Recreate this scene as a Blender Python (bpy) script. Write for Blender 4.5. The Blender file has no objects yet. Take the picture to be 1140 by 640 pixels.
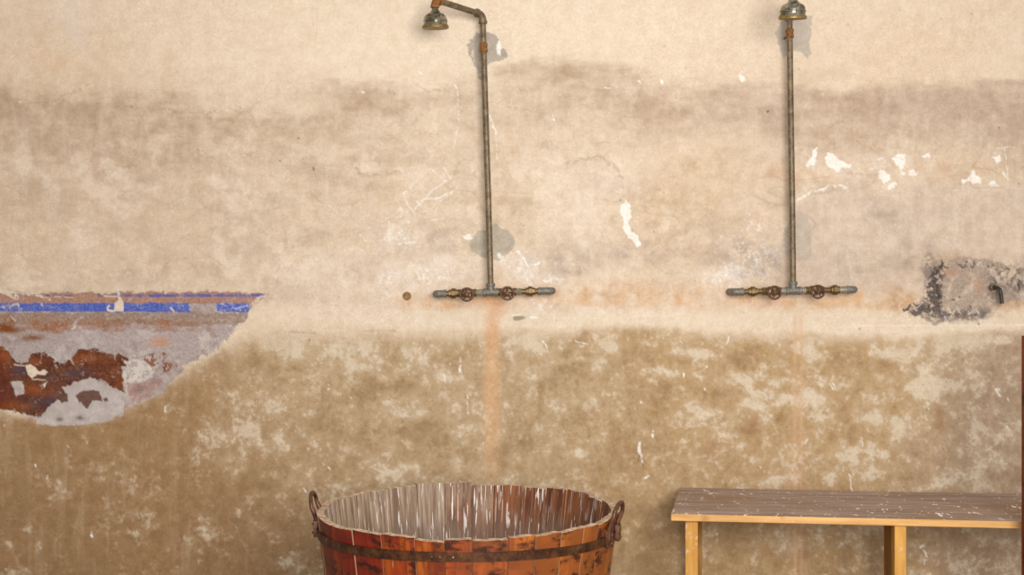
import bpy, bmesh, math, random
import numpy as np
from mathutils import Vector, Matrix
random.seed(7)
F = 1250.0; CU = 570.0; CV = 320.0; CAMZ = 1.35; WY = 5.0     # focal length (px), picture centre, eye height, wall distance
def at(u, v, d):
    return Vector(((u-CU)/F*d, d, CAMZ-(v-CV)/F*d))
scene = bpy.context.scene
COL = scene.collection

# ------------------------------------------------------------------ colours and node helpers
def lin(c):
    o = []
    for x in c[:3]:
        x = x/255.0
        o.append(x/12.92 if x <= 0.04045 else ((x+0.055)/1.055)**2.4)
    return (o[0], o[1], o[2], 1.0)
def wl(c):                                        # plaster colours, a little less yellow
    g = 0.3*c[0]+0.6*c[1]+0.1*c[2]; k = .86 if c[2] < c[0] else 1.0
    return lin((g+(c[0]-g)*k, g+(c[1]-g)*k-1, g+(c[2]-g)*k+1))
class NT:
    def __init__(s, name):
        s.m = bpy.data.materials.new(name); s.m.use_nodes = True
        s.t = s.m.node_tree; s.t.nodes.clear()
        s.out = s.t.nodes.new('ShaderNodeOutputMaterial')
        s.b = s.t.nodes.new('ShaderNodeBsdfPrincipled')
        s.t.links.new(s.b.outputs[0], s.out.inputs[0])
    def set(s, node, idx, val):
        if val is None: return
        inp = node.inputs[idx]
        if hasattr(val, 'links') or isinstance(val, bpy.types.NodeSocket): s.t.links.new(val, inp)
        else: inp.default_value = val
    def attr(s, name, out='Fac'):
        n = s.t.nodes.new('ShaderNodeAttribute'); n.attribute_name = name; return n.outputs[out]
    def obj(s):
        return s.t.nodes.new('ShaderNodeTexCoord').outputs['Object']
    def mapping(s, vec, scale=(1,1,1), loc=(0,0,0)):
        n = s.t.nodes.new('ShaderNodeMapping'); s.set(n, 'Vector', vec)
        n.inputs['Scale'].default_value = scale; n.inputs['Location'].default_value = loc
        return n.outputs[0]
    def noise(s, vec, scale, detail=4, rough=0.6, dist=0.0):
        n = s.t.nodes.new('ShaderNodeTexNoise'); s.set(n, 'Vector', vec)
        n.inputs['Scale'].default_value = scale; n.inputs['Detail'].default_value = detail
        n.inputs['Roughness'].default_value = rough; n.inputs['Distortion'].default_value = dist
        return n.outputs[0]
    def rng(s, val, a, b, c=0.0, d=1.0, smooth=True):
        n = s.t.nodes.new('ShaderNodeMapRange'); n.clamp = True
        if smooth: n.interpolation_type = 'SMOOTHSTEP'
        s.set(n, 0, val)
        for i, x in zip((1,2,3,4), (a,b,c,d)): n.inputs[i].default_value = x
        return n.outputs[0]
    def math(s, op, a, b=None):
        n = s.t.nodes.new('ShaderNodeMath'); n.operation = op
        s.set(n, 0, a); s.set(n, 1, b); return n.outputs[0]
    def mix(s, f, a, b, mode='MIX'):
        n = s.t.nodes.new('ShaderNodeMix'); n.data_type = 'RGBA'; n.blend_type = mode
        n.clamp_factor = True
        s.set(n, 0, f); s.set(n, 6, a); s.set(n, 7, b); return n.outputs[2]
    def bump(s, h, strength=0.3, dist=0.01):
        n = s.t.nodes.new('ShaderNodeBump'); s.set(n, 'Height', h)
        n.inputs['Strength'].default_value = strength; n.inputs['Distance'].default_value = dist
        s.t.links.new(n.outputs[0], s.b.inputs['Normal'])
    def fin(s, col, rough=0.8, metal=0.0, spec=0.3):
        s.set(s.b, 'Base Color', col); s.set(s.b, 'Roughness', rough); s.set(s.b, 'Metallic', metal)
        s.b.inputs['Specular IOR Level'].default_value = spec
        return s.m

# ------------------------------------------------------------------ object helpers
def tag(o, label=None, cat=None, group=None, kind=None):
    if label: o['label'] = label
    if cat: o['category'] = cat
    if group: o['group'] = group
    if kind: o['kind'] = kind
    return o
def empty(name, loc, rz=0.0):
    o = bpy.data.objects.new(name, None); COL.objects.link(o)
    o.location = loc; o.rotation_euler = (0, 0, rz); o.empty_display_size = 0.05
    return o
def make(name, bm, mats, parent=None, angle=35, bevel=0.0):
    me = bpy.data.meshes.new(name)
    bmesh.ops.recalc_face_normals(bm, faces=bm.faces[:])
    bm.to_mesh(me); bm.free()
    for p in me.polygons: p.use_smooth = True
    me.set_sharp_from_angle(angle=math.radians(angle))
    o = bpy.data.objects.new(name, me); COL.objects.link(o)
    for m in (mats if isinstance(mats, (list, tuple)) else [mats]): me.materials.append(m)
    if bevel:
        b = o.modifiers.new('bevel', 'BEVEL'); b.width = bevel; b.segments = 2; b.limit_method = 'ANGLE'
    if parent is not None:
        o.parent = parent
    return o
def frame(axis):
    z = Vector(axis).normalized()
    x = Vector((0,0,1)).cross(z)
    if x.length < 1e-4: x = Vector((1,0,0))
    x.normalize(); y = z.cross(x)
    return Matrix((x, y, z)).transposed()
def lathe(bm, origin, axis, prof, seg=24, cap=True, flat=None, rot0=0.0):
    M = frame(axis); O = Vector(origin); rings = []
    for s, r in prof:
        ring = []
        for i in range(seg):
            a = rot0+2*math.pi*i/seg
            ring.append(bm.verts.new(O + M @ Vector((r*math.cos(a), r*math.sin(a), s))))
        rings.append(ring)
    for a, b in zip(rings[:-1], rings[1:]):
        for i in range(seg):
            bm.faces.new((a[i], a[(i+1)%seg], b[(i+1)%seg], b[i]))
    if cap:
        bm.faces.new(rings[0][::-1]); bm.faces.new(rings[-1])
    return rings
def tube(bm, pts, r, seg=12, closed=False, flatten=None):
    P = [Vector(p) for p in pts]; n = len(P); rings = []
    rr = r if isinstance(r, (list, tuple)) else [r]*n
    up = None
    for i in range(n):
        if closed: t = (P[(i+1)%n]-P[i-1])
        else: t = P[min(i+1, n-1)]-P[max(i-1, 0)]
        t.normalize()
        if up is None:
            up = Vector((0,0,1)) if abs(t.z) < 0.9 else Vector((1,0,0))
        x = up-t*up.dot(t); x.normalize(); up = x; y = t.cross(x)
        f = flatten or (1, 1)
        rings.append([bm.verts.new(P[i]+x*(rr[i]*f[0]*math.cos(2*math.pi*k/seg))+y*(rr[i]*f[1]*math.sin(2*math.pi*k/seg))) for k in range(seg)])
    for i in range(n if closed else n-1):
        a, b = rings[i], rings[(i+1)%n]
        for k in range(seg): bm.faces.new((a[k], a[(k+1)%seg], b[(k+1)%seg], b[k]))
    if not closed:
        bm.faces.new(rings[0][::-1]); bm.faces.new(rings[-1])
def bend(a, c, b, n=6):
    a, c, b = Vector(a), Vector(c), Vector(b)
    return [a*(1-t)**2+c*2*t*(1-t)+b*t*t for t in [i/n for i in range(n+1)]]
def prism(bm, poly, z0, z1, mat=0):
    lo = [bm.verts.new((p[0], p[1], z0)) for p in poly]; hi = [bm.verts.new((p[0], p[1], z1)) for p in poly]
    fs = [bm.faces.new(lo[::-1]), bm.faces.new(hi)]
    n = len(poly)
    for i in range(n): fs.append(bm.faces.new((lo[i], lo[(i+1)%n], hi[(i+1)%n], hi[i])))
    return fs

# ------------------------------------------------------------------ the wall : stains, patches and flakes as masks on a fine mesh
def axis_coords(lo, a, b, hi, step, coarse):
    return np.concatenate([np.arange(lo, a-coarse*0.5, coarse), np.arange(a, b+0.01, step), np.arange(b+coarse, hi+0.01, coarse)]).astype(np.float64)
Uc = axis_coords(-340, -12, 1152, 1490, 1.0, 12)
Vc = np.concatenate([np.arange(-240, -12, 12), np.arange(-4, 657.0, 1.0), [657.5]])
U, V = np.meshgrid(Uc, Vc)
NV, NU = U.shape
def vnoise(x, y, seed):
    rs = np.random.RandomState(seed); T = rs.rand(512, 512)
    x = x+1000.0; y = y+1000.0
    xi = np.floor(x).astype(int); yi = np.floor(y).astype(int); fx = x-xi; fy = y-yi
    fx = fx*fx*fx*(fx*(fx*6-15)+10); fy = fy*fy*fy*(fy*(fy*6-15)+10)
    g = lambda a, b: T[a % 512, b % 512]
    return (g(xi, yi)*(1-fx)+g(xi+1, yi)*fx)*(1-fy)+(g(xi, yi+1)*(1-fx)+g(xi+1, yi+1)*fx)*fy
def fbm(u, v, size, seed, octs=5, gain=0.55, sx=1.0, sy=1.0):
    s = 0; a = 1.0; n = 0; f = 1.0/size
    for o in range(octs):
        # each octave turned so that the lattice does not show
        ang = 0.6*o+0.3*seed; c, q = math.cos(ang), math.sin(ang)
        uu, vv = u*sx, v*sy
        s = s+a*(vnoise((uu*c-vv*q)*f, (uu*q+vv*c)*f, seed*17+o)-0.5); n += a; a *= gain; f *= 2.03
    return s/n*2.0
def ss(a, b, x):
    t = np.clip((x-a)/(b-a), 0, 1); return t*t*(3-2*t)
N1 = fbm(U, V, 70, 1); N2 = fbm(U, V, 26, 2); N3 = fbm(U, V, 9, 3, 4); N4 = fbm(U, V, 4, 4, 3, 0.7)
NL = fbm(U, V, 200, 5, 4); NH = fbm(U, V, 60, 6, 5, 0.6, 0.45, 1.6); NS = fbm(U, V, 10, 8, 4, 0.6, 1.0, 0.16)
W1 = fbm(U, V, 18, 9, 4); W2 = fbm(U, V, 18, 10, 4)
W3 = fbm(U, V, 5, 11, 3, 0.7); W4 = fbm(U, V, 5, 12, 3, 0.7)
Z = lambda: np.zeros_like(U)
def box(u0, v0, u1, v1):
    i0, i1 = np.searchsorted(Uc, [u0, u1]); j0, j1 = np.searchsorted(Vc, [v0, v1])
    return slice(j0, max(j1, j0+1)), slice(i0, max(i1, i0+1))
def sdf_poly(pts, uu, vv):                       # negative inside
    d = np.full(uu.shape, 1e9); inside = np.zeros(uu.shape, bool); n = len(pts)
    for i in range(n):
        ax, ay = pts[i]; bx, by = pts[(i+1)%n]
        ex, ey = bx-ax, by-ay; px, py = uu-ax, vv-ay
        t = np.clip((px*ex+py*ey)/(ex*ex+ey*ey+1e-9), 0, 1)
        d = np.minimum(d, np.hypot(px-t*ex, py-t*ey))
        c = ((ay > vv) != (by > vv)) & (uu < (bx-ax)*(vv-ay)/((by-ay) if by != ay else 1e-9)+ax)
        inside ^= c
    return np.where(inside, -d, d)
def poly(m, pts, warp=2.0, fine=1.2, soft=0.8, val=1.0, big=0.0):
    us = [p[0] for p in pts]; vs = [p[1] for p in pts]; k = 6+warp*1.5+soft*2+big
    s = box(min(us)-k, min(vs)-k, max(us)+k, max(vs)+k)
    d = sdf_poly(pts, U[s]+W1[s]*warp*2+W3[s]*fine*2+N1[s]*big, V[s]+W2[s]*warp*2+W4[s]*fine*2)
    m[s] = np.maximum(m[s], val*(1-ss(-soft, soft, d)))
def line(m, pts, w=0.7, warp=0.5, val=1.0, rag=0.0, soft=0.7):
    us = [p[0] for p in pts]; vs = [p[1] for p in pts]; k = 5+w+warp*2
    s = box(min(us)-k, min(vs)-k, max(us)+k, max(vs)+k)
    uu = U[s]+W3[s]*warp*2; vv = V[s]+W4[s]*warp*2
    d = np.full(uu.shape, 1e9)
    for (ax, ay), (bx, by) in zip(pts[:-1], pts[1:]):
        ex, ey = bx-ax, by-ay; px, py = uu-ax, vv-ay
        t = np.clip((px*ex+py*ey)/(ex*ex+ey*ey+1e-9), 0, 1)
        d = np.minimum(d, np.hypot(px-t*ex, py-t*ey))
    a = val*(1-ss(w-soft*0.5, w+soft, d+rag*(N4[s]*2.2+N3[s]+0.4)))*(ss(-.45, .1, N4[s]+N3[s]*.6) if rag else 1.0)
    m[s] = np.maximum(m[s], a)
def blob(m, u, v, ru, rv, a=1.0):
    k = 3.0; s = box(u-ru*k, v-rv*k, u+ru*k, v+rv*k)
    uu = U[s]+W1[s]*ru*0.5+N2[s]*ru*.3; vv = V[s]+W2[s]*rv*0.5
    m[s] += a*np.exp(-(((uu-u)/ru)**2+((vv-v)/rv)**2))
L = []                                            # layers: name, mask, colour low, colour high, which noise, strength
H = Z()                                           # relief towards the room, metres
def layer(name, m, ca, cb=None, nz='med'):
    L.append((name, np.clip(m, 0, 1), ca, cb or ca, nz))

F0 = fbm(U, V, 26, 61, 6, .68, .55, 1.25)
# ---- upper wall washes
m = ss(-0.1, 0.6, N1*0.7+NL*0.8); layer('wash_warm', m*0.6, (222,192,158), (232,205,170))
m = Z(); blob(m, 480, 60, 240, 90, 1.0); blob(m, 700, 20, 200, 60, .4); blob(m, 650, 230, 60, 60, .7); layer('wash_pale', m*0.7, (238,216,184), (246,226,196))
m = Z()                                            # the pinkish tan left side
blob(m, 60, 200, 190, 110, .9); blob(m, 20, 60, 110, 80, .5); blob(m, 190, 240, 120, 60, .5)
layer('wash_tan', m*0.75*(0.75+0.5*N2), (206,168,130), (216,184,148))
m = ss(70, 150, V+N1*30+NH*20)*(1-ss(325, 352, V+N2*8))*np.interp(Uc, [-300, 0, 300, 480, 560, 640, 700, 800, 900, 1140, 1500], [.55, .6, .7, .6, .55, .35, .5, .6, .7, .8, .8])[None, :]
layer('mid_wash', m*np.clip(.85+F0*.8+N3*.3, .2, 1.2), (206,180,148), (220,196,166))
m = Z(); blob(m, 120, 140, 110, 34, .6); blob(m, 290, 145, 40, 18, .7); blob(m, 400, 110, 30, 12, .8); blob(m, 60, 190, 70, 30, .5); blob(m, 180, 180, 60, 16, .4); blob(m, 350, 230, 9, 60, .35); blob(m, 225, 205, 20, 20, .3); blob(m, 20, 120, 40, 16, .5); blob(m, 760, 105, 60, 14, .5); blob(m, 900, 80, 40, 10, .3)
layer('wisp_dirt', m*np.clip(.8+F0*1.8+N3*.4, 0, 1.2)*.75, (184,152,118), (198,168,136))
m = Z(); blob(m, 780, 200, 40, 50, .5); blob(m, 730, 230, 26, 36, .4); blob(m, 560, 200, 24, 50, .4); blob(m, 330, 283, 12, 7, .9); blob(m, 400, 273, 9, 5, .9); blob(m, 362, 268, 8, 4, .5); blob(m, 52, 256, 10, 8, .8); blob(m, 256, 303, 3, 4, 1); blob(m, 440, 215, 14, 20, .4); blob(m, 610, 90, 30, 16, .3)
layer('yellow_wash', m*np.clip(.8+F0+N3*.6, 0, 1.2)*.6, (216,180,124), (228,198,148))
# the horizontal tide of dirt across the upper third
edge = np.interp(Uc, [-300, 0, 60, 130, 200, 250, 300, 340, 400, 450, 500, 560, 640, 700, 760, 850, 930, 1000, 1080, 1140, 1500],
                 [100, 95, 96, 92, 104, 112, 126, 108, 96, 92, 84, 82, 76, 78, 84, 88, 98, 96, 100, 104, 104])[None, :]
wid = np.interp(Uc, [-300, 0, 150, 260, 330, 420, 520, 640, 760, 900, 1000, 1140, 1500], [70, 70, 80, 60, 42, 40, 60, 80, 70, 70, 66, 70, 70])[None, :]
amp = np.interp(Uc, [-300, 0, 120, 250, 330, 400, 480, 560, 640, 720, 850, 950, 1140, 1500], [.7, .8, .8, .75, .35, .75, .5, .45, .6, .85, .7, .75, .8, .7])[None, :]
q = V-edge+NH*26+W2*6
m = ss(-8, 16, q)*(1-ss(0.35, 1.25, q/wid))*amp*np.clip(0.85+NH*0.9+N3*0.35, 0, 1.3)
layer('tide_dirt', m*0.95*np.clip(1+F0*1.1, .3, 1.4), (180,148,114), (198,170,138))
m2 = m*ss(620, 800, U+0*V); layer('tide_mauve', m2*0.5, (190,164,142), (198,174,152))
m = ss(0.05, 0.5, fbm(U, V, 34, 21, 5, .6, .6, 1.3)-0.1)*ss(110, 180, V)*(1-ss(300, 360, V))
layer('mottle_up', m*0.55*np.interp(Uc, [-300, 350, 600, 1500], [1.2, 1, .6, .7])[None, :], (200,168,132), (208,180,146))
m = ss(0.1, 0.5, fbm(U, V, 30, 22, 5, .6))*ss(120, 180, V)*(1-ss(320, 360, V))
layer('mottle_up_pale', m*0.45, (240,218,188), (244,226,200))
m = ss(.05, .5, F0*.9+N3*.35)*ss(90, 150, V)*(1-ss(345, 365, V)); layer('mottle_up_fine', m*.42, (192,162,128), (204,176,146))
m = Z(); blob(m, 75, 15, 18, 26, .9); blob(m, 85, 40, 8, 12, .5); layer('wash_lilac', m*.5, (226,210,194)); m = Z(); blob(m, 60, 68, 24, 14, .7); blob(m, 20, 290, 30, 14, .4); layer('wash_peach', m*.5, (222,184,136))
# grey rendering to the right of the second riser
m = Z(); poly(m, [(888,228),(905,216),(940,209),(1000,212),(1060,208),(1150,208),(1300,208),(1300,345),(1150,345),(1010,330),(940,330),(880,330),(845,300),(870,262)], 4, 1.5, 6)
layer('render_grey', m*0.68*np.clip(.95+F0*.7, .3, 1.2), (202,178,154), (222,198,174)); H += m*0.0008
m = Z(); blob(m, 980, 240, 20, 16, .7); blob(m, 1000, 290, 60, 14, .6); blob(m, 1040, 262, 30, 12, .3); blob(m, 830, 290, 26, 24, .9); blob(m, 800, 270, 26, 30, .4); blob(m, 860, 300, 22, 16, .6)
blob(m, 640, 285, 34, 16, .7); blob(m, 500, 262, 30, 10, .5); blob(m, 600, 300, 30, 10, .5); blob(m, 440, 280, 30, 14, .35); blob(m, 720, 285, 30, 14, .4); blob(m, 1110, 150, 60, 12, .5); blob(m, 850, 135, 50, 14, .4)
layer('smudge', m*np.clip(0.8+N3, 0, 1.3)*0.8, (176,154,130), (190,168,142))
# pale cement collar around the joint of the two plasters
m = Z(); blob(m, 480, 300, 60, 26, .8); blob(m, 590, 300, 30, 14, .9); blob(m, 810, 305, 30, 12, .9); blob(m, 370, 300, 60, 26, .6); blob(m, 430, 345, 120, 16, .7); blob(m, 640, 240, 26, 40, .8); blob(m, 690, 200, 30, 16, .5); blob(m, 1000, 270, 40, 20, .4); blob(m, 940, 250, 30, 18, .4); blob(m, 640, 190, 20, 12, .5); blob(m, 560, 290, 14, 8, .8)
layer('pale_patch', m*np.clip(0.85+N2*0.9+N3*.6, 0, 1.2)*0.8, (232,210,182), (244,226,204))
m = Z(); blob(m, 700, 330, 130, 13, 1.0); blob(m, 480, 340, 60, 9, .8); blob(m, 545, 330, 60, 10, .7); blob(m, 950, 335, 80, 12, .8); blob(m, 1000, 345, 24, 12, .9); blob(m, 880, 335, 70, 8, .6); blob(m, 555, 300, 12, 26, .5); blob(m, 880, 300, 10, 16, .4); blob(m, 860, 190, 20, 20, .3); blob(m, 900, 195, 30, 10, .6); blob(m, 1050, 185, 60, 12, .4); blob(m, 845, 245, 10, 14, .7); blob(m, 1150, 300, 40, 20, .5); blob(m, 1130, 345, 30, 16, .8)
layer('ochre_bloom', m*np.clip(0.75+N2*0.9+N3*0.9, 0, 1.2)*0.88, (214,164,112), (234,192,148))
m = Z(); blob(m, 1000, 338, 18, 18, 1); blob(m, 1120, 340, 26, 12, .6); blob(m, 690, 328, 60, 4, .6); blob(m, 1045, 290, 40, 16, .5); blob(m, 900, 200, 16, 8, .4)
layer('ochre_deep', m*np.clip(0.6+N3*1.2, 0, 1.2)*0.75, (182,136,86), (200,154,104))
m = Z(); blob(m, 480, 305, 30, 12, .8); blob(m, 575, 292, 16, 10, 1.2); blob(m, 600, 312, 24, 8, .8); blob(m, 812, 308, 26, 10, 1.0); blob(m, 838, 286, 20, 16, .6); blob(m, 450, 268, 26, 10, .6); blob(m, 445, 250, 10, 16, .6); blob(m, 840, 250, 14, 16, .6); blob(m, 430, 320, 14, 20, .5); blob(m, 690, 350, 60, 8, .5); blob(m, 600, 340, 20, 8, .6); blob(m, 885, 165, 20, 8, 0.3); blob(m, 930, 190, 40, 12, .35); blob(m, 1000, 185, 40, 12, .3)
layer('salt_haze', m*np.clip(.6+N3*.8+N2*.5, 0, 1.2)*.55, (236,216,196), (246,232,216)); layer('salt_grain', np.clip(m*1.4, 0, 1)*ss(.12, .4, N4+N3*.35)*.8, (246,236,220), (252,246,234))
m = Z(); blob(m, 612, 288, 26, 9, .8); blob(m, 640, 300, 20, 7, .6); blob(m, 700, 280, 26, 10, .5); blob(m, 838, 303, 20, 8, .9); blob(m, 826, 284, 16, 14, .6); blob(m, 490, 275, 30, 9, .5); blob(m, 860, 280, 14, 14, .5); blob(m, 975, 238, 12, 12, .7); blob(m, 1010, 290, 36, 12, .5); blob(m, 945, 305, 26, 10, .5); blob(m, 1010, 275, 12, 20, .6)
layer('lilac_smudge', m*np.clip(.6+N3*1.3+N2*.5, 0, 1.3)*.65, (158,138,124), (180,160,144))
# ---- pale strip and the brown lower wall
low = np.interp(Uc, [-340, 0, 60, 120, 150, 190, 220, 250, 280, 300, 330, 380, 440, 545, 600, 700, 800, 900, 1000, 1140, 1490],
                [464, 464, 470, 467, 452, 426, 406, 390, 376, 370, 370, 368, 367, 366, 364, 362, 368, 370, 372, 366, 366])[None, :]
strip = ss(340, 350, V+N2*8)*(1-ss(-2, 4, V-low))*ss(420, 470, U)
layer('pale_strip', strip*0.8*np.clip(.9+N3*.5, 0, 1), (230,208,176), (238,220,190))
e = V-low+N2*5+N3*4
lm = ss(np.interp(Uc, [0, 120, 280, 400, 560], [-10, -14, -16, -8, -3])[None, :]+0*V, np.interp(Uc, [0, 280, 330, 560, 1500], [6, 20, 26, 18, 13])[None, :]+0*V, e)
layer('lower_brown', lm, (184,152,108), (198,168,126))
m = lm*ss(-0.3, 0.7, (330-U)/200.+N1*.5+(V-480)/500.); layer('lower_left', m*.95, (160,119,74), (176,138, 92))
m = lm*np.clip(ss(640, 720, U+N1*60)*(1-ss(960, 1080, U+N1*60)), 0, 1); layer('lower_ochre', m*.6, (184,146,92), (198,162,110))
m = lm*ss(960, 1120, U+N1*60); layer('lower_greyish', m*.8, (178,148,118), (190,162,132))
m = lm*ss(470, 660, V+N1*50)*np.interp(Uc, [-300, 0, 250, 400, 1490], [1, 1, .85, .35, .25])[None, :]; layer('lower_foot', m*.6, (146,106, 62), (162,124, 80))
D = Z()
for a in [(295,406,15,12,1.1),(315,402,4,4,.7),(430,372,18,16,.8),(470,376,18,7,.7),(500,398,24,8,.7),(524,384,14,10,.7),(380,430,55,12,.6),(430,400,14,20,.5),(510,436,26,9,.8),(440,432,30,10,.6),(375,476,20,13,.8),(480,482,30,14,.8),(415,478,20,12,.6),(330,430,14,20,.4),
          (640,374,20,12,.9),(607,430,20,20,.7),(630,413,10,7,.8),(700,400,20,20,.8),(758,404,14,6,.8),(800,438,26,8,.8),(845,396,30,14,.8),(715,370,40,5,.6),(700,450,50,26,.4),(596,492,30,12,.6),(740,440,30,20,.5),(790,385,12,8,.4),
          (935,398,20,13,.9),(990,406,12,7,.9),(932,440,34,22,.6),(1000,450,14,10,.7),(868,462,8,22,.7),(1045,460,8,12,.7),(1105,398,26,26,.6),(1030,405,20,8,.4),(930,482,40,18,.5),(838,480,14,12,.6),(1070,500,40,20,.4),(960,400,20,10,.4),
          (55,500,9,8,.9),(75,576,20,11,.9),(105,540,22,14,.5),(140,478,22,13,.7),(28,495,12,8,.5),(205,552,26,14,.4),(312,576,26,10,.8),(150,512,30,20,.35),(50,634,30,14,.4),(20,540,30,30,.4),(250,540,50,12,.4),(300,610,40,20,.4),(210,500,20,16,.4),(180,490,16,22,.4),
          (560,500,40,26,.5),(620,470,26,14,.6),(720,520,40,26,.4),(820,470,14,20,.4),(800,500,16,20,.6),(980,540,50,14,.4),(720,600,40,50,.5),(1020,620,12,20,.3),(850,620,50,20,.5),(960,620,30,14,.5),(310,480,12,18,.3)]: blob(D, *a)
B = Z()
for a in [(325,386,24,12,1.1),(308,396,18,14,.9),(375,393,26,9,.7),(400,410,25,9,.9),(420,386,18,10,.5),(465,396,16,9,.9),(472,410,20,8,.9),(500,420,24,5,.9),(445,455,24,10,.7),(460,462,28,8,.6),(391,453,6,5,1),(500,462,14,14,.5),(508,486,7,11,.8),(297,450,12,8,.5),(300,490,28,12,.6),(332,480,12,20,.5),(437,420,8,5,.8),(424,490,10,5,.4),(350,370,40,5,.5),(290,372,20,12,.8),(250,420,30,20,.3),
          (580,384,18,13,.9),(585,422,10,9,.7),(676,382,12,14,1.3),(667,408,10,8,1.1),(655,400,18,3,.8),(625,387,7,4,.8),(648,385,7,2.5,1.4),(775,393,24,5,1.1),(735,412,13,8,1.1),(747,418,8,5,.8),(825,420,12,7,1.6),(770,450,6,6,.9),(790,460,18,9,.9),(815,472,12,10,.9),(810,484,10,4,.9),(838,452,12,7,1),(851,468,7,14,1),(671,471,5,8,1),(659,446,4,5,1),(660,490,15,4,.8),(592,440,8,6,.5),(640,400,4,8,.5),(570,400,4,20,.8),(618,405,4,8,.5),(600,455,20,8,.3),
          (900,387,7,9,1.1),(913,396,9,6,1),(926,420,7,9,.5),(860,377,9,7,1.1),(871,424,12,5,1.2),(878,446,16,8,1.1),(905,444,14,7,1.8),(858,440,7,7,.8),(975,394,13,6,1),(992,388,22,9,1.1),(1018,398,18,12,.9),(1062,378,34,8,1.1),(1040,430,22,10,1.7),(1022,436,14,8,.9),(985,424,18,7,.6),(970,465,18,6,.9),(1010,470,20,10,.8),(1000,482,14,6,.6),(1062,460,9,8,.4),(1090,410,6,30,.5),(1117,381,12,4,1.3),(1090,490,10,18,.5),(912,460,8,8,.7),(1100,375,30,5,.7),(1035,410,16,5,.7),(1075,425,6,20,.4),
          (645,506,9,6,1.5),(665,550,18,4,.7),(640,452,5,6,.9),(600,484,16,6,.5),(884,531,17,8,1.3),(864,536,14,6,1),(926,534,12,7,1.1),(830,541,8,8,.6),(825,502,7,12,.8),(775,522,9,14,.6),(960,502,22,5,1),(945,511,8,5,1.1),(985,506,8,4,.8),(1092,532,8,16,.7),(1105,515,6,10,.5),(1045,541,10,5,.9),(880,508,10,6,.5),(870,498,12,8,.6),(780,545,20,8,.3),(520,520,40,12,.45),(420,530,30,14,.45),(700,540,20,10,.4),(555,480,8,18,.3),
          (1078,618,10,22,.9),(1060,640,10,20,.5),(1040,600,14,8,.4),(900,606,70,6,.8),(855,596,30,6,.4),(1090,600,10,10,.6),
          (28,588,11,5,1.1),(12,608,9,11,1.3),(42,607,5,8,1.1),(148,594,9,5,.9),(85,600,5,4,.9),(20,637,26,4,.6),(27,520,6,6,.4),(232,492,26,9,.5),(280,480,20,9,.5),(316,630,14,10,.8),(330,616,8,6,.8),(325,543,9,12,.7),(272,500,28,14,.4),(200,470,18,10,.4),(350,505,7,10,.5),(95,490,12,12,.4),(125,535,10,12,.4),(187,540,12,10,.3),(225,470,12,10,.4),(70,540,12,6,.3),(10,470,40,6,.6),(170,475,6,14,.5)]: blob(B, *a)
F1 = fbm(U, V, 34, 51, 6, .62); F2 = fbm(U, V, 12, 52, 5, .65)
bias = np.interp(Uc, [-300, 0, 260, 340, 480, 640, 800, 1000, 1150, 1490], [-.22, -.20, -.06, .06, .04, -.02, .06, .14, .04, .0])[None, :]+.28*np.exp(-((V-378)/16.)**2)*ss(280, 400, U)-.12*ss(500, 600, V)
T = np.minimum(B, 1.4)*.85-np.minimum(D, 1.1)*.75+F1*.9+F2*.95+N4*.42+bias
fade = np.interp(Uc, [-300, 0, 300, 420, 1490], [.6, .6, .75, .9, .9])[None, :]
layer('lower_dark', lm*ss(.05, 1.0, -T)*.60, (150,116,74), (166,132, 88))
layer('lower_haze', lm*ss(-.15, .75, T)*.55*fade, (210,186,150), (218,196,162))
layer('lower_blotch', lm*ss(.48, .95, T+N4*.25+N3*.1)*fade*.85, (216,194,160), (230,212,182)); H += lm*ss(.4, .9, T)*.0006
layer('lower_grain', lm*np.interp(Uc, [0, 200, 330], [.35, .45, 1])[None, :]*ss(.25, .6, N4*.6+F2*.9+T*.25)*.4*fade, (218,196,162), (228,208,178))
layer('lower_grain_dark', lm*ss(.28, .6, fbm(U, V, 5, 53, 3, .7)*.8-T*.25)*.35, (150,118, 78), (160,128, 88))
m = lm*ss(.1,.6,NS); layer('lower_streak', m*.22, (206,178,140))
m = ss(.1, .6, NS)*(1-lm); layer('upper_streak', m*.15, (244,226,200))
m = Z(); blob(m, 1045, 462, 6, 10, 1); blob(m, 790, 500, 8, 10, .7); blob(m, 838, 470, 10, 10, .8); layer('lower_rusty', m*.5, (160,110,70))
# rust runs under the two tees
g = np.exp(-((U-547.5+N3*1.0)/9.5)**4)
m = g*ss(325, 340, V)*(1-ss(470, 560, V))*(.75+.3*NS)+Z(); m = m*np.where(V < 362, .7, 1.0)
layer('rust_run', m*0.76, (224,166,106), (232,182,128))
m = Z(); g2 = np.exp(-((U-885)/2.2)**2)+.7*np.exp(-((U-892)/1.5)**2)+.35*np.exp(-((U-888)/8)**2)
m = g2*ss(335, 360, V)*(1-ss(650, 760, V))*(.7+.6*NS); layer('rust_run_thin', m*.55, (224,172,126))
m = Z(); line(m, [(545,325),(553,333),(556,345)], 6, 3, .5, 0, 6); blob(m, 549, 362, 8, 16, .6); layer('rust_run_deep', m*.6, (232,160,110))
# ledge line at the right, top of the lower coat
m = Z(); line(m, [(955,362.6),(1010,362.4),(1150,361.6),(1300,361.4)], 0.7, .2, .9, .1, .8); layer('ledge_edge', m*.8, (240,226,200)); H += ss(-1.0, 1.0, V-362.3)*(U > 0)*0.0015*ss(900, 960, U)
m = Z(); line(m, [(318,369.5),(355,370.5)], 1.6, .6, .7, .5); line(m, [(405,368),(440,368)], .8, .4, .5); layer('ledge_dark', m*.5, (160,130,92))

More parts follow.
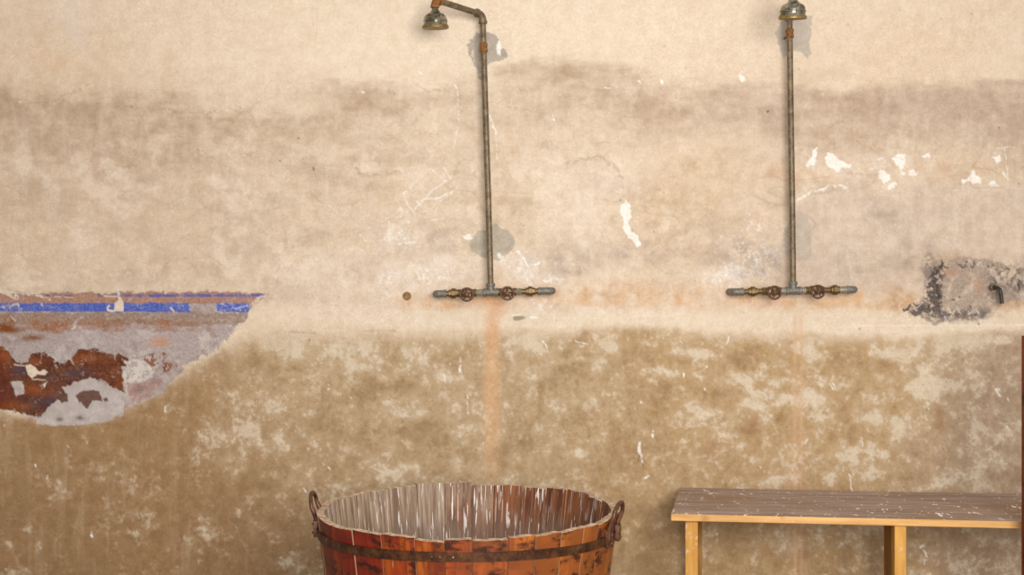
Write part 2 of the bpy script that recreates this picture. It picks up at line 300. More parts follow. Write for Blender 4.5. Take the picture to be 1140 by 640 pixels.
# ---- the painted dado left over at the far left
dado = [(-400,326),(100,325.6),(300,325.2),(291,334),(281,341),(275,357),(263,363),(258,374),(245,384),(236,394),(222,399),(206,409),(192,424),(176,440),(152,450),(140,455),(100,466),(58,470),(36,463),(18,457),(0,457),(-60,452),(-400,456)]
m = Z(); poly(m, dado, 1.6, 1.6, .8); DM = m.copy(); H -= m*0.002
layer('dado_grey', DM, (168,150,142), (192,176,168), 'fine')
m = DM*ss(.0,.5,fbm(U, V, 16, 81, 5, .7)); layer('dado_grey_pale', m*.55, (208,196,188)); m = DM*ss(.1,.5,fbm(U, V, 14, 82, 5, .7)); layer('dado_grey_brown', m*.5, (150,122,100))
def within(a): return np.minimum(DM, np.clip(a, 0, 1))
def band(v0, v1, r=1.2, s=1.0): return ss(v0-s, v0+s, V+N3*r*2+W4*r)*(1-ss(v1-s, v1+s, V+N2*r*2+W3*r))
layer('dado_rose', within(band(324, 338, .5)), (164,116, 90), (190,146,122), 'fine')
layer('dado_speckle', within(band(347, 362, 2.0)*.9), (142,112, 88), (176,150,130), 'fine')
m = (band(357, 369, 2.2)*np.interp(Uc, [-400, 0, 55, 80, 110, 130, 190, 235, 250], [1, 1, .8, .5, .8, 1, .9, .3, 0])[None, :]+band(350, 366, 3)*np.interp(Uc, [-400, 0, 15, 40, 90, 130], [1, 1, .6, .7, .2, 0])[None, :])*np.clip(.8+N3*1.2, 0, 1)
layer('dado_rust', within(m*.85)*np.clip(.85+N4*.8, 0, 1), (146, 88, 50), (180,116, 72))
m = Z(); blob(m, 15, 367, 16, 5, .9); blob(m, 36, 376, 12, 4, .9); blob(m, 2, 366, 10, 5, .8); layer('dado_rust_dark', within(m), (138,76,30))
m = Z(); blob(m, 178, 381, 10, 5, 1.3); layer('dado_peach', within(m*.8), (204,148,110))
m = within(ss(.25, .5, N4*.8+N3*.3)*band(346, 372, 1)*.5); layer('dado_white_grain', m*.6, (206,196,186))
m = within(band(327.3, 330.4, .4, .6)*ss(-.25, .25, fbm(U, V, 14, 41, 3, .6, .3, 3)+np.interp(Uc, [0, 20, 50, 80, 85, 105, 110, 150, 180, 300], [-1, -.3, .25, .2, -1, -1, .3, .25, .5, .6])[None, :]))
layer('dado_violet_line', m*.8*ss(-.5,.2,N4+N3*.5), (92, 82,124), (116,108,156))
m = within(band(328.2, 330, .3, .6)*ss(-.1, .3, NS+np.interp(Uc, [0, 130, 180, 300], [-1, -.6, .5, .6])[None, :])); layer('dado_blue_line', m*.8, (84,100,182))
bm_ = band(337.2, 347.2, .7, .8)
cut = np.interp(Uc, [-300, 205, 209, 215, 240, 244, 277, 280], [1, 1, .75, .28, .34, .8, .8, 0])[None, :]
m = within(bm_*ss(.35, .6, cut+N4*.3+N3*.12)); layer('dado_blue', m*.97, (62, 78,164), (104,124,194), 'fine')
m = within(bm_*ss(.35, .6, cut+N4*.3+N3*.12)*ss(.1,.5,fbm(U, V, 10, 83, 4, .7))); layer('dado_blue_dusty', m*.6, (136,132,170))
m = within(bm_*ss(.30, .5, N4*.7+N3*.35)); layer('dado_blue_worn', m*.6, (128,146,206))
m = Z(); poly(m, [(-200,388),(0,388),(8,392),(14,400),(24,404),(34,397),(50,393),(54,398),(66,404),(80,398),(86,391),(112,391),(126,397),(134,404),(138,416),(137,437),(126,431),(116,424),(104,420),(92,424),(80,430),(70,436),(68,446),(60,450),(56,458),(44,464),(34,459),(0,457),(-200,457)], 2.5, 1.6, .8)
poly(m, [(128,396),(133,393),(138,397),(143,400),(142,407),(136,408),(130,405)], 1, 1, .7)
m *= ss(-.62, -.3, N3*.6+N4*.5); DR = within(m)
layer('dado_brown', DR, (90, 44, 24), (136, 76, 42), 'fine')
m = np.minimum(DR, ss(.0,.45,fbm(U, V, 12, 84, 5, .7))); layer('dado_brown_dark', m*.6, (72, 42, 34)); m = np.minimum(DR, ss(.1,.5,fbm(U, V, 9, 85, 4, .7))); layer('dado_brown_pale', m*.4, (170,116, 84))
m = Z(); blob(m, 20, 412, 12, 7, 1); blob(m, 45, 446, 26, 9, 1.1); blob(m, 90, 415, 16, 6, 1.1); blob(m, 74, 440, 9, 5, 1.4); blob(m, 60, 422, 16, 8, .6); blob(m, 5, 432, 10, 14, .5)
layer('dado_plum', np.minimum(DR, m*np.clip(.8+N3, 0, 1)), (78, 56, 58), (100, 80, 84))
m = Z(); blob(m, 36, 402, 12, 4, 1); blob(m, 3, 400, 10, 12, 1); blob(m, 36, 434, 20, 6, .9); blob(m, 100, 400, 22, 6, .7); blob(m, 10, 452, 20, 5, 1); blob(m, 130, 425, 6, 14, .6)
layer('dado_orange', np.minimum(DR, m*np.clip(.7+N3, 0, 1)), (152, 72, 24), (170, 92, 44))
m = Z(); poly(m, [(0,388),(-200,388),(-200,457),(0,457),(14,446),(12,426),(5,410)], 3, 1.5, 5); layer('dado_red', np.minimum(DR, m*.55), (104,36,12), (124,46,18))
m = Z(); poly(m, [(70,432),(80,426),(94,421),(107,421),(116,429),(130,438),(139,450),(137,462),(110,470),(60,474),(38,469),(48,460),(57,450),(64,446),(74,446),(72,438)], 1.5, 1.2, .8); WP = m.copy()
poly(m, [(11,425),(24,424),(27,431),(26,437),(17,441),(14,433)], .8, .7, .8)
layer('dado_putty', m*.95, (186,172,164), (206,194,184))
m = Z(); poly(m, [(83,440),(91,436),(100,433),(110,435),(113,441),(114,447),(103,447),(97,455),(88,449)], 1.2, .9, .8); poly(m, [(115,443),(119,442),(120,446),(116,447)], .5, .5, .6); poly(m, [(65,438),(74,437),(76,447),(68,449)], 1, 1, .8); blob(m, 67, 467, 4, 2.5, .8); blob(m, 88, 465, 4, 2.5, .8)
layer('dado_island', m*.95, (96, 62, 48), (124, 82, 64), 'fine')
m = Z(); poly(m, [(138,400),(150,402),(160,398),(176,402),(172,414),(160,424),(148,428),(139,424)], 2, 2, 1.5); m = m*ss(-.25, .05, N4+.05)
layer('dado_white_flakes', within(m*.95), (206,194,180), (226,216,202))
m = Z(); poly(m, [(164,394),(176,388),(186,396),(184,408),(170,412),(160,404)], 2, 2, 1.5); poly(m, [(186,404),(200,404),(190,415),(178,418)], 2, 2, 1.5); m = m*ss(-.2, .05, N4-.02); layer('dado_rust_flakes', within(m*.9), (120, 62, 30), (160, 90, 50))
m = Z(); poly(m, [(139,426),(160,426),(182,418),(172,438),(152,450),(141,454)], 2, 2, 2); m = m*ss(-.5, .2, N3+N4*.6); layer('dado_pink', within(m*.75), (170,124,104), (200,160,140), 'fine')
m = Z(); blob(m, 155, 433, 8, 5, .9); blob(m, 172, 424, 8, 4, .6); layer('dado_pink_dark', within(m*.7), (130, 92, 84))
m = Z()
line(m, [(206,408),(222,400),(236,394),(246,384),(256,375),(264,364)], 2.2, 2.2, .95, 1.2); line(m, [(222,372),(224,384),(232,390),(224,398)], 1.2, 2, .9, 1); line(m, [(226,378),(240,378),(250,370)], 1, 2, .9, 1)
line(m, [(288,336),(279,342),(281,337),(297,328)], 2, 1, .9, .3)
layer('dado_rim_cream', m, (214,190,156), (228,208,176))
m = Z(); line(m, [(-40,324),(0,323.5),(12,327),(18,331)], 3, .6, .95, .2); line(m, [(10,325),(26,327),(44,329),(56,333)], 1.5, .6, .95, .4); line(m, [(60,330),(80,331),(81,332)], .6, .4, .8, .3); line(m, [(116,329.5),(130,330)], .7, .4, .8); line(m, [(-30,341),(0,341),(8,343),(14,340),(20,339),(22,345)], 1.1, .9, .95, .5)
poly(m, [(127,347),(136.5,347),(137,336),(134,331),(131,330),(131,334),(127,338)], .3, .4, .6); line(m, [(120,346),(119.5,342),(121,340.5)], .9, .4, .95); line(m, [(120,346),(127,346)], 1, .4, .95)
poly(m, [(28,407),(33,405),(38,408),(44,414),(49,412),(53,415),(50,418),(42,417),(36,421),(31,417)], .4, .5, .6); poly(m, [(47,428),(53,425),(51,428),(49,432)], .4, .5, .6); line(m, [(16,406),(27,407)], .5, .4, .8); line(m, [(36,422),(50,423)], .5, .4, .7)
line(m, [(138,414),(139,426),(141,440)], 1.0, .6, .8, .3); line(m, [(62,398),(60,404),(64,408)], 1, 1, .6, .6); line(m, [(78,400),(84,410)], 1, 1, .6, .6)
line(m, [(190,343),(193,346)], 1, .4, .8); line(m, [(83,365),(79,367),(84,363)], .6, .4, .8)
layer('dado_cream_chip', m, (222,200,172), (238,218,190)); H += m*0.001
m = Z()
line(m, [(247,337),(254,342),(250,346),(256,339),(262,345),(268,341),(275,340),(272,346)], .8, 1.2, .9, .7); line(m, [(131,323),(132,328)], 1.2, .3, .8); line(m, [(82,362),(86,356),(92,354)], 1.6, 1, .5, .9); line(m, [(12,352),(20,360)], 1.6, 1, .5, .9); layer('dado_white_chip', m*.9, (224,222,226))

# ---- grey cement patches behind the risers
m = Z()
poly(m, [(523,43),(530,38),(542,36),(553,40),(557,44),(558,52),(565,56),(564,64),(552,68),(545,70),(541,80),(537,92),(533,84),(527,70),(521,60),(520,50)], 1.2, 1.4, .8)
cp = m.copy(); m *= ss(-.6, -.35, N4+N3*.4+ss(528, 535, U)*1.0*(1-ss(68, 80, V))); layer('cement_a', m*.85, (160,148,130), (180,168,150)); H += cp*0.001
m = Z(); poly(m, [(530,260),(531,256),(546,256),(552,247),(558,254),(567,257),(571,262),(573,272),(568,281),(560,288),(548,290),(536,286),(526,280),(523,272)], .8, .8, .8); layer('cement_b', m*.85, (170,158,134), (190,178,156)); H += m*.001
m = Z(); poly(m, [(866,30),(874,20),(905,18),(902,30),(904,36),(901,48),(903,60),(898,65),(892,58),(880,57),(874,64),(869,62),(866,50),(862,38)], 1, 1, .8); layer('cement_c', m*.8, (176,164,146), (192,180,162)); H += m*.001
m = Z(); poly(m, [(872,262),(880,240),(890,236),(900,245),(904,262),(903,282),(896,290),(880,286),(866,282)], 1.5, .8, 2); layer('cement_d', m*.62, (178,164,144), (192,180,160))
# ---- the broken, blackened patch at the right
m = Z(); poly(m, [(1003,344),(1012,340),(1024,338),(1030,326),(1028,300),(1040,290),(1070,288),(1110,290),(1124,296),(1160,300),(1300,300),(1300,330),(1160,334),(1120,337),(1092,350),(1070,358),(1040,360),(1022,352)], 3, 2, 1.6)
BP = m.copy(); layer('scar_ground', m*.85*ss(-1.0, .2, N3+N4*.4), (152,132,114), (190,168,144), 'fine'); H -= m*.003; H += m*N3*.004
m = Z(); poly(m, [(1038,300),(1052,292),(1052,315),(1048,345),(1052,350),(1030,350),(1005,345),(1012,340),(1028,338),(1034,320)], 3, 2.5, 1.5); m *= ss(-.6, .0, N4+N3*.5+.1); layer('scar_dark', m*.92, (62, 56, 50), (112, 98, 88), 'fine'); 
m = Z(); blob(m, 1034, 300, 9, 22, .7); blob(m, 1060, 352, 26, 7, .9); blob(m, 1090, 348, 22, 5, .7); blob(m, 1110, 305, 10, 14, .6); blob(m, 1130, 315, 14, 16, .8); blob(m, 1125, 300, 10, 8, .5); blob(m, 1180, 316, 40, 14, .6); blob(m, 1105, 320, 8, 14, .6); blob(m, 1060, 320, 20, 20, .15); blob(m, 1030, 348, 20, 5, .8)
m *= ss(-.25, .45, N4*1.1+N3*.6+.12); layer('scar_soot', m, (92, 84, 78), (128,116,106), 'fine')
m = Z()
for p in [[(1040,299),(1047,296),(1056,297)],[(1049,291),(1050,297)],[(1067,294),(1072,296),(1078,292),(1083,297)],[(1072,297),(1084,297)],[(1076,291),(1084,292),(1084,297)],[(1040,301),(1040,316)],[(1044,300),(1044,330)],[(1008,345),(1018,342),(1016,350),(1024,350)],[(1106,296),(1112,300)],[(1135,312),(1134,325)],[(1124,305),(1130,302),(1135,300)]]:
    line(m, p, 1.2, 1.2, .95, .7)
for (a, b) in [(1060,333),(1062,333),(1080,341),(1068,330),(1089,360.5),(1034,341),(1100,296)]: line(m, [(a, b), (a+.6, b+.6)], .8, .3, .9)
layer('scar_black', m*.8, (48, 42, 38))
m = Z(); blob(m, 1057, 304, 8, 4, .9); blob(m, 1090, 316, 7, 8, .6); blob(m, 1070, 350, 5, 3, .2); layer('scar_pink', m*.7, (196,136,100))
m = Z()
for p in [[(1041,308),(1049,312)],[(1021,352),(1023,355)],[(1019,344),(1029,336)],[(1062,348),(1066,342),(1070,350)],[(1078,350),(1086,344),(1090,349)],[(1088,294),(1092,292),(1094,297)],[(1052,352),(1053,358)],[(1000,341),(1003,338)],[(978,341.5),(979.5,342)],[(1035,366),(1036,362)]]: line(m, p, .8, .8, .85, .3)
layer('scar_light', m*.85, (224,214,198))
# ---- white flaked spots
m = Z()
for p in [[(897,184),(903,175),(905,166),(909,163),(911,168),(908,176),(909,183),(901,185)],[(919,175),(922,171),(928,173),(935,177),(944,182),(950,184),(946,187),(938,186),(934,192),(927,187),(920,182)],[(977,188),(983,188),(990,194),(989,201),(983,204),(978,198)],[(992,176),(1000,172),(1008,173),(1009,183),(1004,189),(998,184)],[(988,209),(994,201),(998,203),(995,209),(990,211)],[(1003,192),(1007,192),(1007,196),(1003,196)],[(1011,190),(1017,188),(1022,194),(1017,197),(1011,196)],[(1068,203),(1076,198),(1084,190),(1091,197),(1092,205),(1084,205),(1077,201),(1070,205)],[(1101,203),(1106,201),(1113,204),(1111,207),(1103,207)],[(1106,174),(1112,172),(1114,179),(1109,182)],[(1026,172),(1034,171),(1033,175),(1028,175)],[(692,227),(697,222),(702,232),(703,241),(700,248),(703,255),(709,262),(713,272),(709,274),(700,265),(695,255),(694,244),(691,236)],[(555,46),(558,45),(559,54),(557,62),(554,57)],
          [(514,262),(520,260),(524,262),(528,264),(523,266),(517,266)],[(822,82),(827,84),(829,89),(824,92)]]: poly(m, p, .6, 1.3, .6)
for p, w in [([(888,222),(897,218),(904,213),(915,211),(924,207),(935,207),(944,210)], 1.3),([(825,80),(831,76)], .7),([(978,178),(982,176)], .8),([(1118,166),(1122,200)], .4),([(1108,165),(1130,163)], .4),([(1117,192),(1120,196)], .8),([(557,283),(560,290),(566,285)], 1.3),([(572,283),(577,279),(582,286),(588,296)], 1.2),([(592,295),(600,293)], 1.2),([(555,285),(560,287)], 2.0),([(544,126),(550,142),(553,149)], 1.0),([(552,152),(553,178)], .4),([(509,96),(511,135),(505,165)], .4),([(506,95),(508,98)], 1.0),([(401,102),(405,103)], 1.1),([(467,80),(469,82)], 1.2),([(711,90),(713,91)], 1.2),([(736,90),(737,92)], 1.6),([(673,98),(687,97)], .5),([(615,128),(617,134)], 1.2),([(450,248),(455,247)], 1.0),([(452,270),(462,269)], .9),([(571,351),(586,352),(598,354)], 1.0),([(512,398),(513,416)], .5),([(513,407),(511,414)], 1.1),([(494,415),(496,425)], .7),([(520,440),(521,460)], .5),([(761,415),(760,420)], 1.1),([(712,493),(711,500),(714,508)], 1.5),([(713,500),(715,515)], .8),([(727,480),(727,487)], 1.2),([(718,532),(722,530)], 1.0),([(604,379),(609,387)], .7),([(641,380),(654,383)], .6),([(809,383),(812,375)], 1.1),([(924,428),(928,436)], .7),([(927,426),(930,434)], .6),([(1108,433),(1113,440)], 1.3),([(1105,430),(1112,434)], .6),([(1121,443),(1122,446)], 1),([(1033,448),(1033,455)], .7),([(960,486),(960,497)], .7),([(896,494),(900,488)], .7),([(945,528),(948,545)], .6),([(797,514),(798,516)], 1),([(1120,475),(1123,478)], .8),([(101,593),(102,597)], 1.2),([(39,517),(40,519)], .8),([(53,529),(53,533)], .7),([(184,452),(184,458)], .7),([(798,594),(798,604)], .7),([(1028,612),(1031,620),(1029,628)], 1.0),([(1024,610),(1030,606)], 1.2),([(512,536),(522,540),(531,541)], 1.0),([(338,543),(341,547)], .8),([(364,518),(367,522)], .9),([(786,408),(787,409)], 1.1),([(784,433),(785,434)], 1.0),([(714,447),(714,449)], .8),([(570,459),(570,463)], .7),([(390,441),(391,443)], .6),([(366,425),(368,432),(365,434)], .5)]:
    line(m, p, w, .8, .95, .25)
# the scratched outline left of the first riser
for p, w in [([(448,216),(459,206),(480,187)], .7),([(480,187),(493,200),(503,209)], .5),([(494,186),(501,198),(512,215)], .5),([(503,209),(512,214)], .4),([(497,201),(480,213),(461,234)], .8),([(449,216),(454,228),(462,238),(470,240)], .6),([(462,238),(478,234),(486,226),(503,215)], .5),([(484,222),(490,219),(504,213)], 1.1),([(464,225),(476,221),(487,220)], .7),([(464,224),(468,228)], .9),([(430,244),(440,238),(446,231),(448,240),(441,242)], .7),([(433,246),(434,270)], .6),([(441,272),(450,270),(460,270)], .7),([(481,245),(494,243)], .5),([(401,262),(408,268)], 1)]: line(m, p, w, .5, .8, .35)
layer('white_flake', m*.92, (246,238,220), (255,250,240)); H -= np.clip(m, 0, 1)*.0008
m = Z(); line(m, [(430,262),(436,252),(440,262)], 2, 2, .5, 1); blob(m, 560, 286, 10, 5, .4); line(m, [(380,285),(396,276),(410,283)], 1.5, 2, .5, 1); line(m, [(306,310),(318,292),(330,283),(350,278)], 1.6, 3, .6, 1); line(m, [(885,226),(880,240),(868,262)], 1.2, 2, .4, 1)
line(m, [(880,218),(888,212)], 1.2, 1, .5, .6); line(m, [(1060,212),(1150,210)], .8, 1, .5, .8); line(m, [(620,355),(700,352),(780,348)], 1.2, 2, .35, .9); layer('cream_edges', m*.8, (244,226,196), (250,236,212))
m = Z()
blob(m, 1048, 292, 2, 4, 0); 
poly(m, [(571,352),(580,351),(586,354),(578,357),(572,356)], .5, .6, .8)
layer('olive_chip', m*.8, (150,134,98))
# dark pits and chips
rs = np.random.RandomState(3); m = Z()
pits = [(311,178,1.4,2.2),(349,188,1.3,2.4),(318,199,.7,1),(345,377,.9,3),(146,119,.6,1.6),(297,96,.7,.7),(198,80,.5,.5),(855,124,1.5,.8),(439,105,.6,.6),(489,115,.6,.6),(591,251,.9,1.3),(728,258,.8,1.6),(739,215,.6,.6),(691,223,.7,.7),(562,229,.6,.6),(645,298,.5,1.4),(928,22,.8,.8),(1020,15,1.3,.7),(1081,16,1,.6),(889,77,.7,.6),(712,510,.7,5),(715,518,.6,5),(530,501,.7,.8),(592,500,.6,3),(448,470,.5,3),(192,531,.8,1.4),(229,587,.8,1),(230,593,.8,.8),(325,580,1,.6),(154,574,.8,6),(961,304,.7,.6),(957,366,.9,.7),(844,521,.6,1),(923,445,.5,3),(1032,455,.5,3),(333,154,.7,1.6),(302,90,.6,1.4),(285,70,.4,1),(193,180,.6,.6),(74,211,.8,.5),(191,209,.5,.8),(372,118,.5,1),(662,25,.4,.4),(736,98,.6,.4),(1112,143,.9,.4),(267,120,.7,.9),(1134,205,.8,.6)]
for (a, b, c, d) in pits: line(m, [(a, b-d*.6), (a+rs.uniform(-.6, .6)*d, b+d*.6)], c*.75, .5, .85, .1)
for i in range(150):
    a, b = rs.uniform(0, 1140), rs.uniform(0, 640); r = rs.uniform(.2, .5); line(m, [(a, b), (a+rs.uniform(-.5, .5), b+rs.uniform(0, 1.5))], r, .3, rs.uniform(.25, .6))
layer('pit', m*.85, (96, 72, 48), (120, 94, 66))
m = Z()
for i in range(260):
    a = rs.uniform(0, 1140); b = rs.uniform(60, 640) if i % 2 else rs.normal(300, 40); r = rs.uniform(.2, .7); line(m, [(a, b), (a+rs.uniform(-1, 1), b+rs.uniform(0, 2.5))], r, .5, rs.uniform(.3, .8))
for i in range(60): a, b = rs.normal(825, 14), rs.normal(285, 12); line(m, [(a, b), (a+.5, b+.5)], rs.uniform(.3, .8), .5, .7)
layer('fleck', m*.8, (240,226,202))

# ---- relief
H += NL*0.004+N1*0.0025+N2*0.0012*(.3+ss(80, 120, V)*(1-ss(350, 380, V)))+N3*.0004
def ridge(pts, w, h):
    global H
    mm = Z(); line(mm, pts, w, 2.5, 1.0, 0, w*2.5); H = H+mm*h
ridge([(625,182),(645,176),(668,176),(684,184),(694,198)], 3, .004); ridge([(395,185),(410,195),(428,192),(445,190)], 1.6, .004); ridge([(610,156),(640,170),(690,168)], 3, .003)
ridge([(220,168),(250,176),(280,170)], 3, .003); ridge([(100,95),(60,112),(20,118)], 4, .003); ridge([(175,120),(215,128),(250,124)], 4, .003); ridge([(930,165),(925,140),(960,120)], 2, .003); ridge([(470,128),(456,140),(486,150)], 2, .003)
ridge([(500,100),(540,104),(560,120),(600,124)], 4, .002); ridge([(830,110),(870,118),(930,112)], 4, .002); ridge([(300,330),(320,292),(350,282),(400,284)], 2, .0025)
mm = Z(); poly(mm, [(636,186),(690,186),(700,300),(660,330),(640,300)], 4, 1, 9); H -= mm*.003
cr = Z()
for p, w in [([(625,183),(645,177),(668,176),(684,184),(694,198)],1.1),([(395,186),(410,196),(428,193),(446,190)],1.0),([(220,168),(250,176),(282,171)],.7),([(100,96),(60,112),(20,118)],.8),([(175,120),(215,128),(250,124)],.8),([(470,128),(456,140),(486,150)],.6),([(462,92),(480,102),(496,100)],.8),([(130,182),(138,186),(160,181)],.6),([(222,173),(240,176)],.8),([(120,118),(190,122),(236,130)],.6),([(930,165),(925,140),(960,120)],.6),([(560,118),(600,124),(640,140)],.5),([(300,288),(318,276),(350,268)],.5),([(940,110),(955,104),(970,92)],.5)]: line(cr, p, w, 2.5, .9, .5, 1.2)
layer('crease_shade', cr*.55, (168,138,104))  # relief shade along the ridges put into the colour as dirt-brown lines
fc_ = np.abs(fbm(U, V, 60, 71, 3, .5, .6, 1.3)); fr_ = fbm(U, V, 60, 72, 3)
m = (1-ss(.0, .035, fc_))*ss(.0, .35, fr_)*ss(85, 120, V)*(1-ss(300, 345, V)); layer('crackle', m*.28, (176,146,112)); H -= m*.0012
m = (1-ss(.0, .03, np.abs(fbm(U, V, 50, 73, 3, .5)))) *ss(.0, .35, fbm(U, V, 50, 74, 3))*lm; layer('crackle_low', m*.18, (216,194,162)); H -= m*.0006
m = (1-ss(.0, .05, np.abs(fbm(U, V, 24, 75, 5, .65))))*DM*ss(-.1,.3,N1); layer('dado_crackle', m*.5, (206,188,172))
# little hole left of the first shower
mm = Z(); blob(mm, 453, 329, 4, 4, 1)

# ------------------------------------------------------------------ wall mesh and material
X = (U-CU)/F*WY; ZZ = CAMZ-(V-CV)/F*WY
co = np.stack([X, WY-H, ZZ], -1).reshape(-1, 3).astype(np.float32)
idx = np.arange(NV*NU).reshape(NV, NU)
quads = np.stack([idx[:-1, :-1], idx[1:, :-1], idx[1:, 1:], idx[:-1, 1:]], -1).reshape(-1, 4)
me = bpy.data.meshes.new('wall_back')
nq = len(quads)
# border loop further back closes the wall to a slab with real thickness
bord = np.concatenate([idx[0, :], idx[1:, -1], idx[-1, -2::-1], idx[-2:0:-1, 0]])
nb = len(bord); extra = co[bord].copy(); extra[:, 1] = WY+0.35
co = np.concatenate([co, extra]); e0 = NV*NU
side = np.array([[bord[i], bord[(i+1) % nb], e0+(i+1) % nb, e0+i] for i in range(nb)])
allq = np.concatenate([quads, side])
me.vertices.add(len(co)); me.vertices.foreach_set('co', co.ravel())
me.loops.add(len(allq)*4); me.loops.foreach_set('vertex_index', allq.ravel().astype(np.int32))
me.polygons.add(len(allq)); me.polygons.foreach_set('loop_start', np.arange(0, len(allq)*4, 4, dtype=np.int32))
sm = np.ones(len(allq), dtype=bool); sm[nq:] = False
me.polygons.foreach_set('use_smooth', sm)
me.update(); me.validate()
for (name, mk, ca, cb, nz) in L:
    a = me.attributes.new('m_'+name, 'FLOAT', 'POINT')
    v = np.zeros(len(co), np.float32); v[:e0] = mk.ravel(); a.data.foreach_set('value', v)
wall = bpy.data.objects.new('wall_back', me); COL.objects.link(wall); tag(wall, kind='structure')
nt = NT('aged_plaster'); oc = nt.obj()
n_med = nt.rng(nt.noise(oc, 18, 6, .65), .3, .7); n_fine = nt.rng(nt.noise(oc, 110, 5, .7), .3, .7); n_gr = nt.noise(oc, 260, 3, .7)
c = nt.mix(n_med, wl((228,202,168)), wl((238,214,182)))
for (name, mk, ca, cb, nz) in L:
    src = n_fine if nz == 'fine' else n_med
    cc = nt.mix(src, wl(ca), wl(cb)) if ca != cb else wl(ca)
    c = nt.mix(nt.attr('m_'+name), c, cc)
f = nt.rng(n_gr, .25, .75, .82, 1.13, False); f2 = nt.rng(nt.noise(oc, 60, 4, .7), .3, .7, .92, 1.06, False)
c = nt.mix(1.0, c, nt.math('MULTIPLY', f, f2), 'MULTIPLY')
c = nt.mix(1.0, c, (0.97, 0.97, 0.97, 1), 'MULTIPLY')
nt.bump(nt.math('ADD', n_gr, nt.noise(oc, 45, 6, .7)), .55, .005)
me.materials.append(nt.fin(c, .92, 0, .12))
WH = H
def wall_y(u, v):
    j = min(max(int(np.searchsorted(Vc, v)), 0), NV-1); i = min(max(int(np.searchsorted(Uc, u)), 0), NU-1)
    return WY-float(WH[j, i])

# ------------------------------------------------------------------ floor
nt = NT('worn_concrete'); oc = nt.obj()
c = nt.mix(nt.rng(nt.noise(oc, 2.5, 8, .6), .35, .65), lin((128,108,84)), lin((164,144,116)))
c = nt.mix(nt.rng(nt.noise(oc, 30, 5, .7), .6, .75), c, lin((190,174,150)))
nt.bump(nt.noise(oc, 30, 6, .7), .4, .01); FLOORM = nt.fin(c, .85)
bm = bmesh.new(); prism(bm, [(-3.64,-1.5),(3.68,-1.5),(3.68,5.35),(-3.64,5.35)], -.12, 0.0)
tag(make('floor', bm, FLOORM), kind='structure')

# ------------------------------------------------------------------ metals
def metal(name, c1, c2, c3, rough=.5, met=.6, sc=40, spot=.62):
    nt = NT(name); oc = nt.obj()
    c = nt.mix(nt.rng(nt.noise(oc, sc, 6, .7), .35, .65), lin(c1), lin(c2))
    c = nt.mix(nt.rng(nt.noise(oc, sc*2.2, 4, .7), spot, spot+.08), c, lin(c3))
    nt.bump(nt.noise(oc, sc*3, 4, .7), .2, .001)
    return nt.fin(c, rough, met, .5)
M_pipe = metal('weathered_pipe', (88, 72, 52), (132,114, 88), (150,132,104), .5, .35)
M_dark = metal('tarnished_bronze', (88, 66, 36), (130,104, 64), (158,134, 94), .45, .5, 90)
M_rust = metal('rusted_fitting', (98, 62, 24), (154,100, 46), (78, 52, 28), .8, .1, 90)
M_zinc = metal('dull_zinc', (136,128,112), (172,164,148), (104, 92, 74), .5, .5, 90)
M_lead = metal('grey_iron', (104,100, 92), (136,130,118), (150,142,126), .6, .4, 90)
M_wheel = metal('red_brown_iron', (70, 38, 26), (98, 62, 44), (140,104, 80), .45, .3, 110)
M_chrome = metal('tarnished_chrome', (92, 82, 62), (178,168,146), (72, 60, 38), .22, .8, 22, .56)
M_brass = metal('dull_brass', (104, 84, 36), (146,122, 70), (80, 60, 30), .45, .5, 60)
M_iron = metal('dark_iron', (70, 40, 24), (104, 66, 44), (140,104, 78), .5, .4, 60)
M_black = metal('blackened_iron', (40, 40, 34), (72, 70, 58), (104,100, 84), .5, .4, 90)

